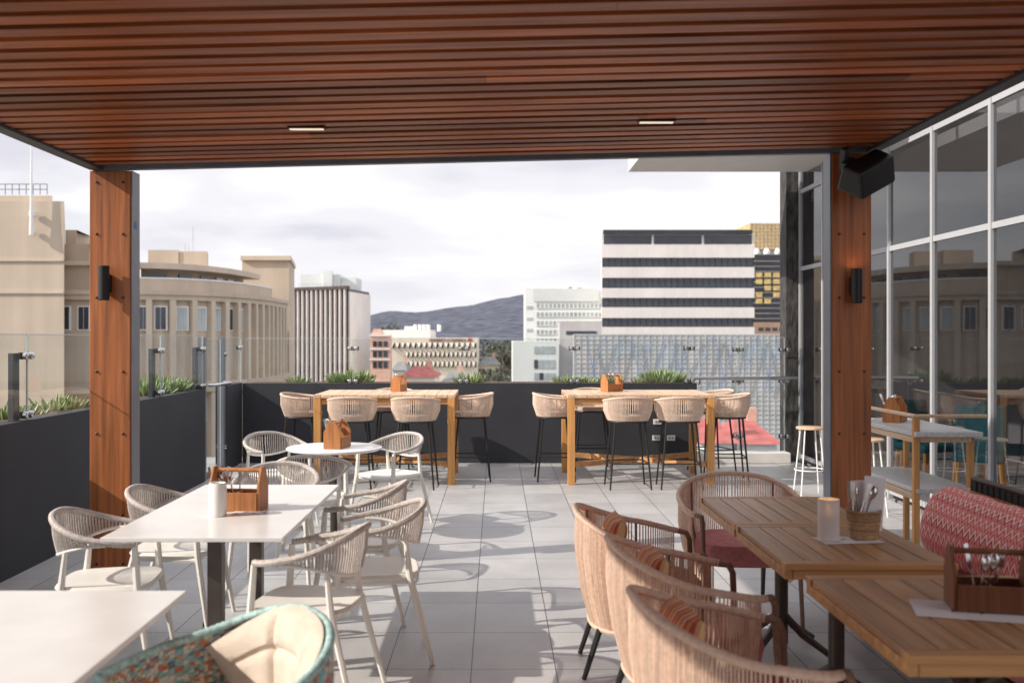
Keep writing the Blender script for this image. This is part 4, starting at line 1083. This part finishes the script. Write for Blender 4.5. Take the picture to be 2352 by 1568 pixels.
# ------------------------------------------------------------------ sky, sun, camera
wd=bpy.data.worlds.new('World'); sc.world=wd; wd.use_nodes=True
N=wd.node_tree.nodes; L=wd.node_tree.links; bg=N['Background']; out=N['World Output']
EL=R(31); AZ=R(-108)
sk=N.new('ShaderNodeTexSky'); sk.sky_type='NISHITA'; sk.sun_disc=False; sk.sun_elevation=EL; sk.sun_rotation=AZ
L.new(sk.outputs[0],bg.inputs[0]); bg.inputs[1].default_value=.13
tc=N.new('ShaderNodeTexCoord'); sx=N.new('ShaderNodeSeparateXYZ'); L.new(tc.outputs['Generated'],sx.inputs[0])
def math_(op,a,b_=None,c=None):
    q=N.new('ShaderNodeMath'); q.operation=op
    for i,v in enumerate((a,b_,c)):
        if v is None: continue
        if isinstance(v,(int,float)): q.inputs[i].default_value=v
        else: L.new(v,q.inputs[i])
    return q.outputs[0]
ad=math_('ADD',math_('ABSOLUTE',sx.outputs[2]),.16)
cb=N.new('ShaderNodeCombineXYZ'); L.new(math_('DIVIDE',sx.outputs[0],ad),cb.inputs[0]); L.new(math_('DIVIDE',sx.outputs[1],ad),cb.inputs[1])
mp0=N.new('ShaderNodeMapping'); mp0.inputs['Location'].default_value=(2.1,.9,0); L.new(cb.outputs[0],mp0.inputs[0])
n1=N.new('ShaderNodeTexNoise'); n1.inputs['Scale'].default_value=1.05; n1.inputs['Detail'].default_value=7; n1.inputs['Roughness'].default_value=.48; n1.inputs['Distortion'].default_value=.15
L.new(mp0.outputs[0],n1.inputs['Vector'])
cr=N.new('ShaderNodeValToRGB'); e=cr.color_ramp.elements; cr.color_ramp.interpolation='EASE'
e[0].position=.35; e[0].color=(.77,.765,.85,1); e[1].position=.60; e[1].color=(1.08,1.06,1.08,1)
q=cr.color_ramp.elements.new(.48); q.color=(.93,.92,.97,1)
L.new(n1.outputs['Fac'],cr.inputs['Fac'])
hz=N.new('ShaderNodeMapRange'); hz.inputs['From Min'].default_value=.0; hz.inputs['From Max'].default_value=.10; hz.inputs['To Min'].default_value=.75; hz.inputs['To Max'].default_value=0
L.new(sx.outputs[2],hz.inputs['Value'])
mxc=N.new('ShaderNodeMix'); mxc.data_type='RGBA'; L.new(hz.outputs[0],mxc.inputs['Factor']); L.new(cr.outputs[0],mxc.inputs[6]); mxc.inputs[7].default_value=(1.0,.985,1.0,1)
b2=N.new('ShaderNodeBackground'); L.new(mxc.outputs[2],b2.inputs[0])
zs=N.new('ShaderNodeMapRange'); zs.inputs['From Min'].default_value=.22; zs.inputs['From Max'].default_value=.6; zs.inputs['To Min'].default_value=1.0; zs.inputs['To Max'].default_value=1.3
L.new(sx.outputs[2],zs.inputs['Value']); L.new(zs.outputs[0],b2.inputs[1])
n2=N.new('ShaderNodeTexNoise'); n2.inputs['Scale'].default_value=.6; n2.inputs['Detail'].default_value=5
mp=N.new('ShaderNodeMapping'); mp.inputs['Location'].default_value=(4.3,1.7,0); L.new(cb.outputs[0],mp.inputs[0]); L.new(mp.outputs[0],n2.inputs['Vector'])
mr=N.new('ShaderNodeMapRange'); mr.inputs['From Min'].default_value=.55; mr.inputs['From Max'].default_value=.72; mr.inputs['To Min'].default_value=1; mr.inputs['To Max'].default_value=.65
L.new(n2.outputs['Fac'],mr.inputs['Value'])
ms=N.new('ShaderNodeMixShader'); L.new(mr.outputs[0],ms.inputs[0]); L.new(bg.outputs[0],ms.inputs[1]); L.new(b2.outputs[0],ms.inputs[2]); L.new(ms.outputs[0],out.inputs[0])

sd=bpy.data.lights.new('sun','SUN'); sd.energy=5.0; sd.angle=R(.5); sd.color=(1,.91,.79)
so=bpy.data.objects.new('sun',sd); col.objects.link(so)
d=Vector((math.sin(AZ)*math.cos(EL),math.cos(AZ)*math.cos(EL),math.sin(EL)))
so.rotation_euler=d.to_track_quat('Z','Y').to_euler()

cd=bpy.data.cameras.new('camera'); cam=bpy.data.objects.new('camera',cd); col.objects.link(cam)
cam.location=(0,0,EYE); cam.rotation_euler=(R(90),0,0)
cd.lens=35; cd.sensor_width=36; cd.shift_x=.0153; cd.shift_y=-.0038; cd.clip_start=.05; cd.clip_end=30000
cd.dof.use_dof=True; cd.dof.focus_distance=8.0; cd.dof.aperture_fstop=2.4
sc.camera=cam
sc.view_settings.view_transform='Standard'; sc.view_settings.look='None'; sc.view_settings.exposure=0
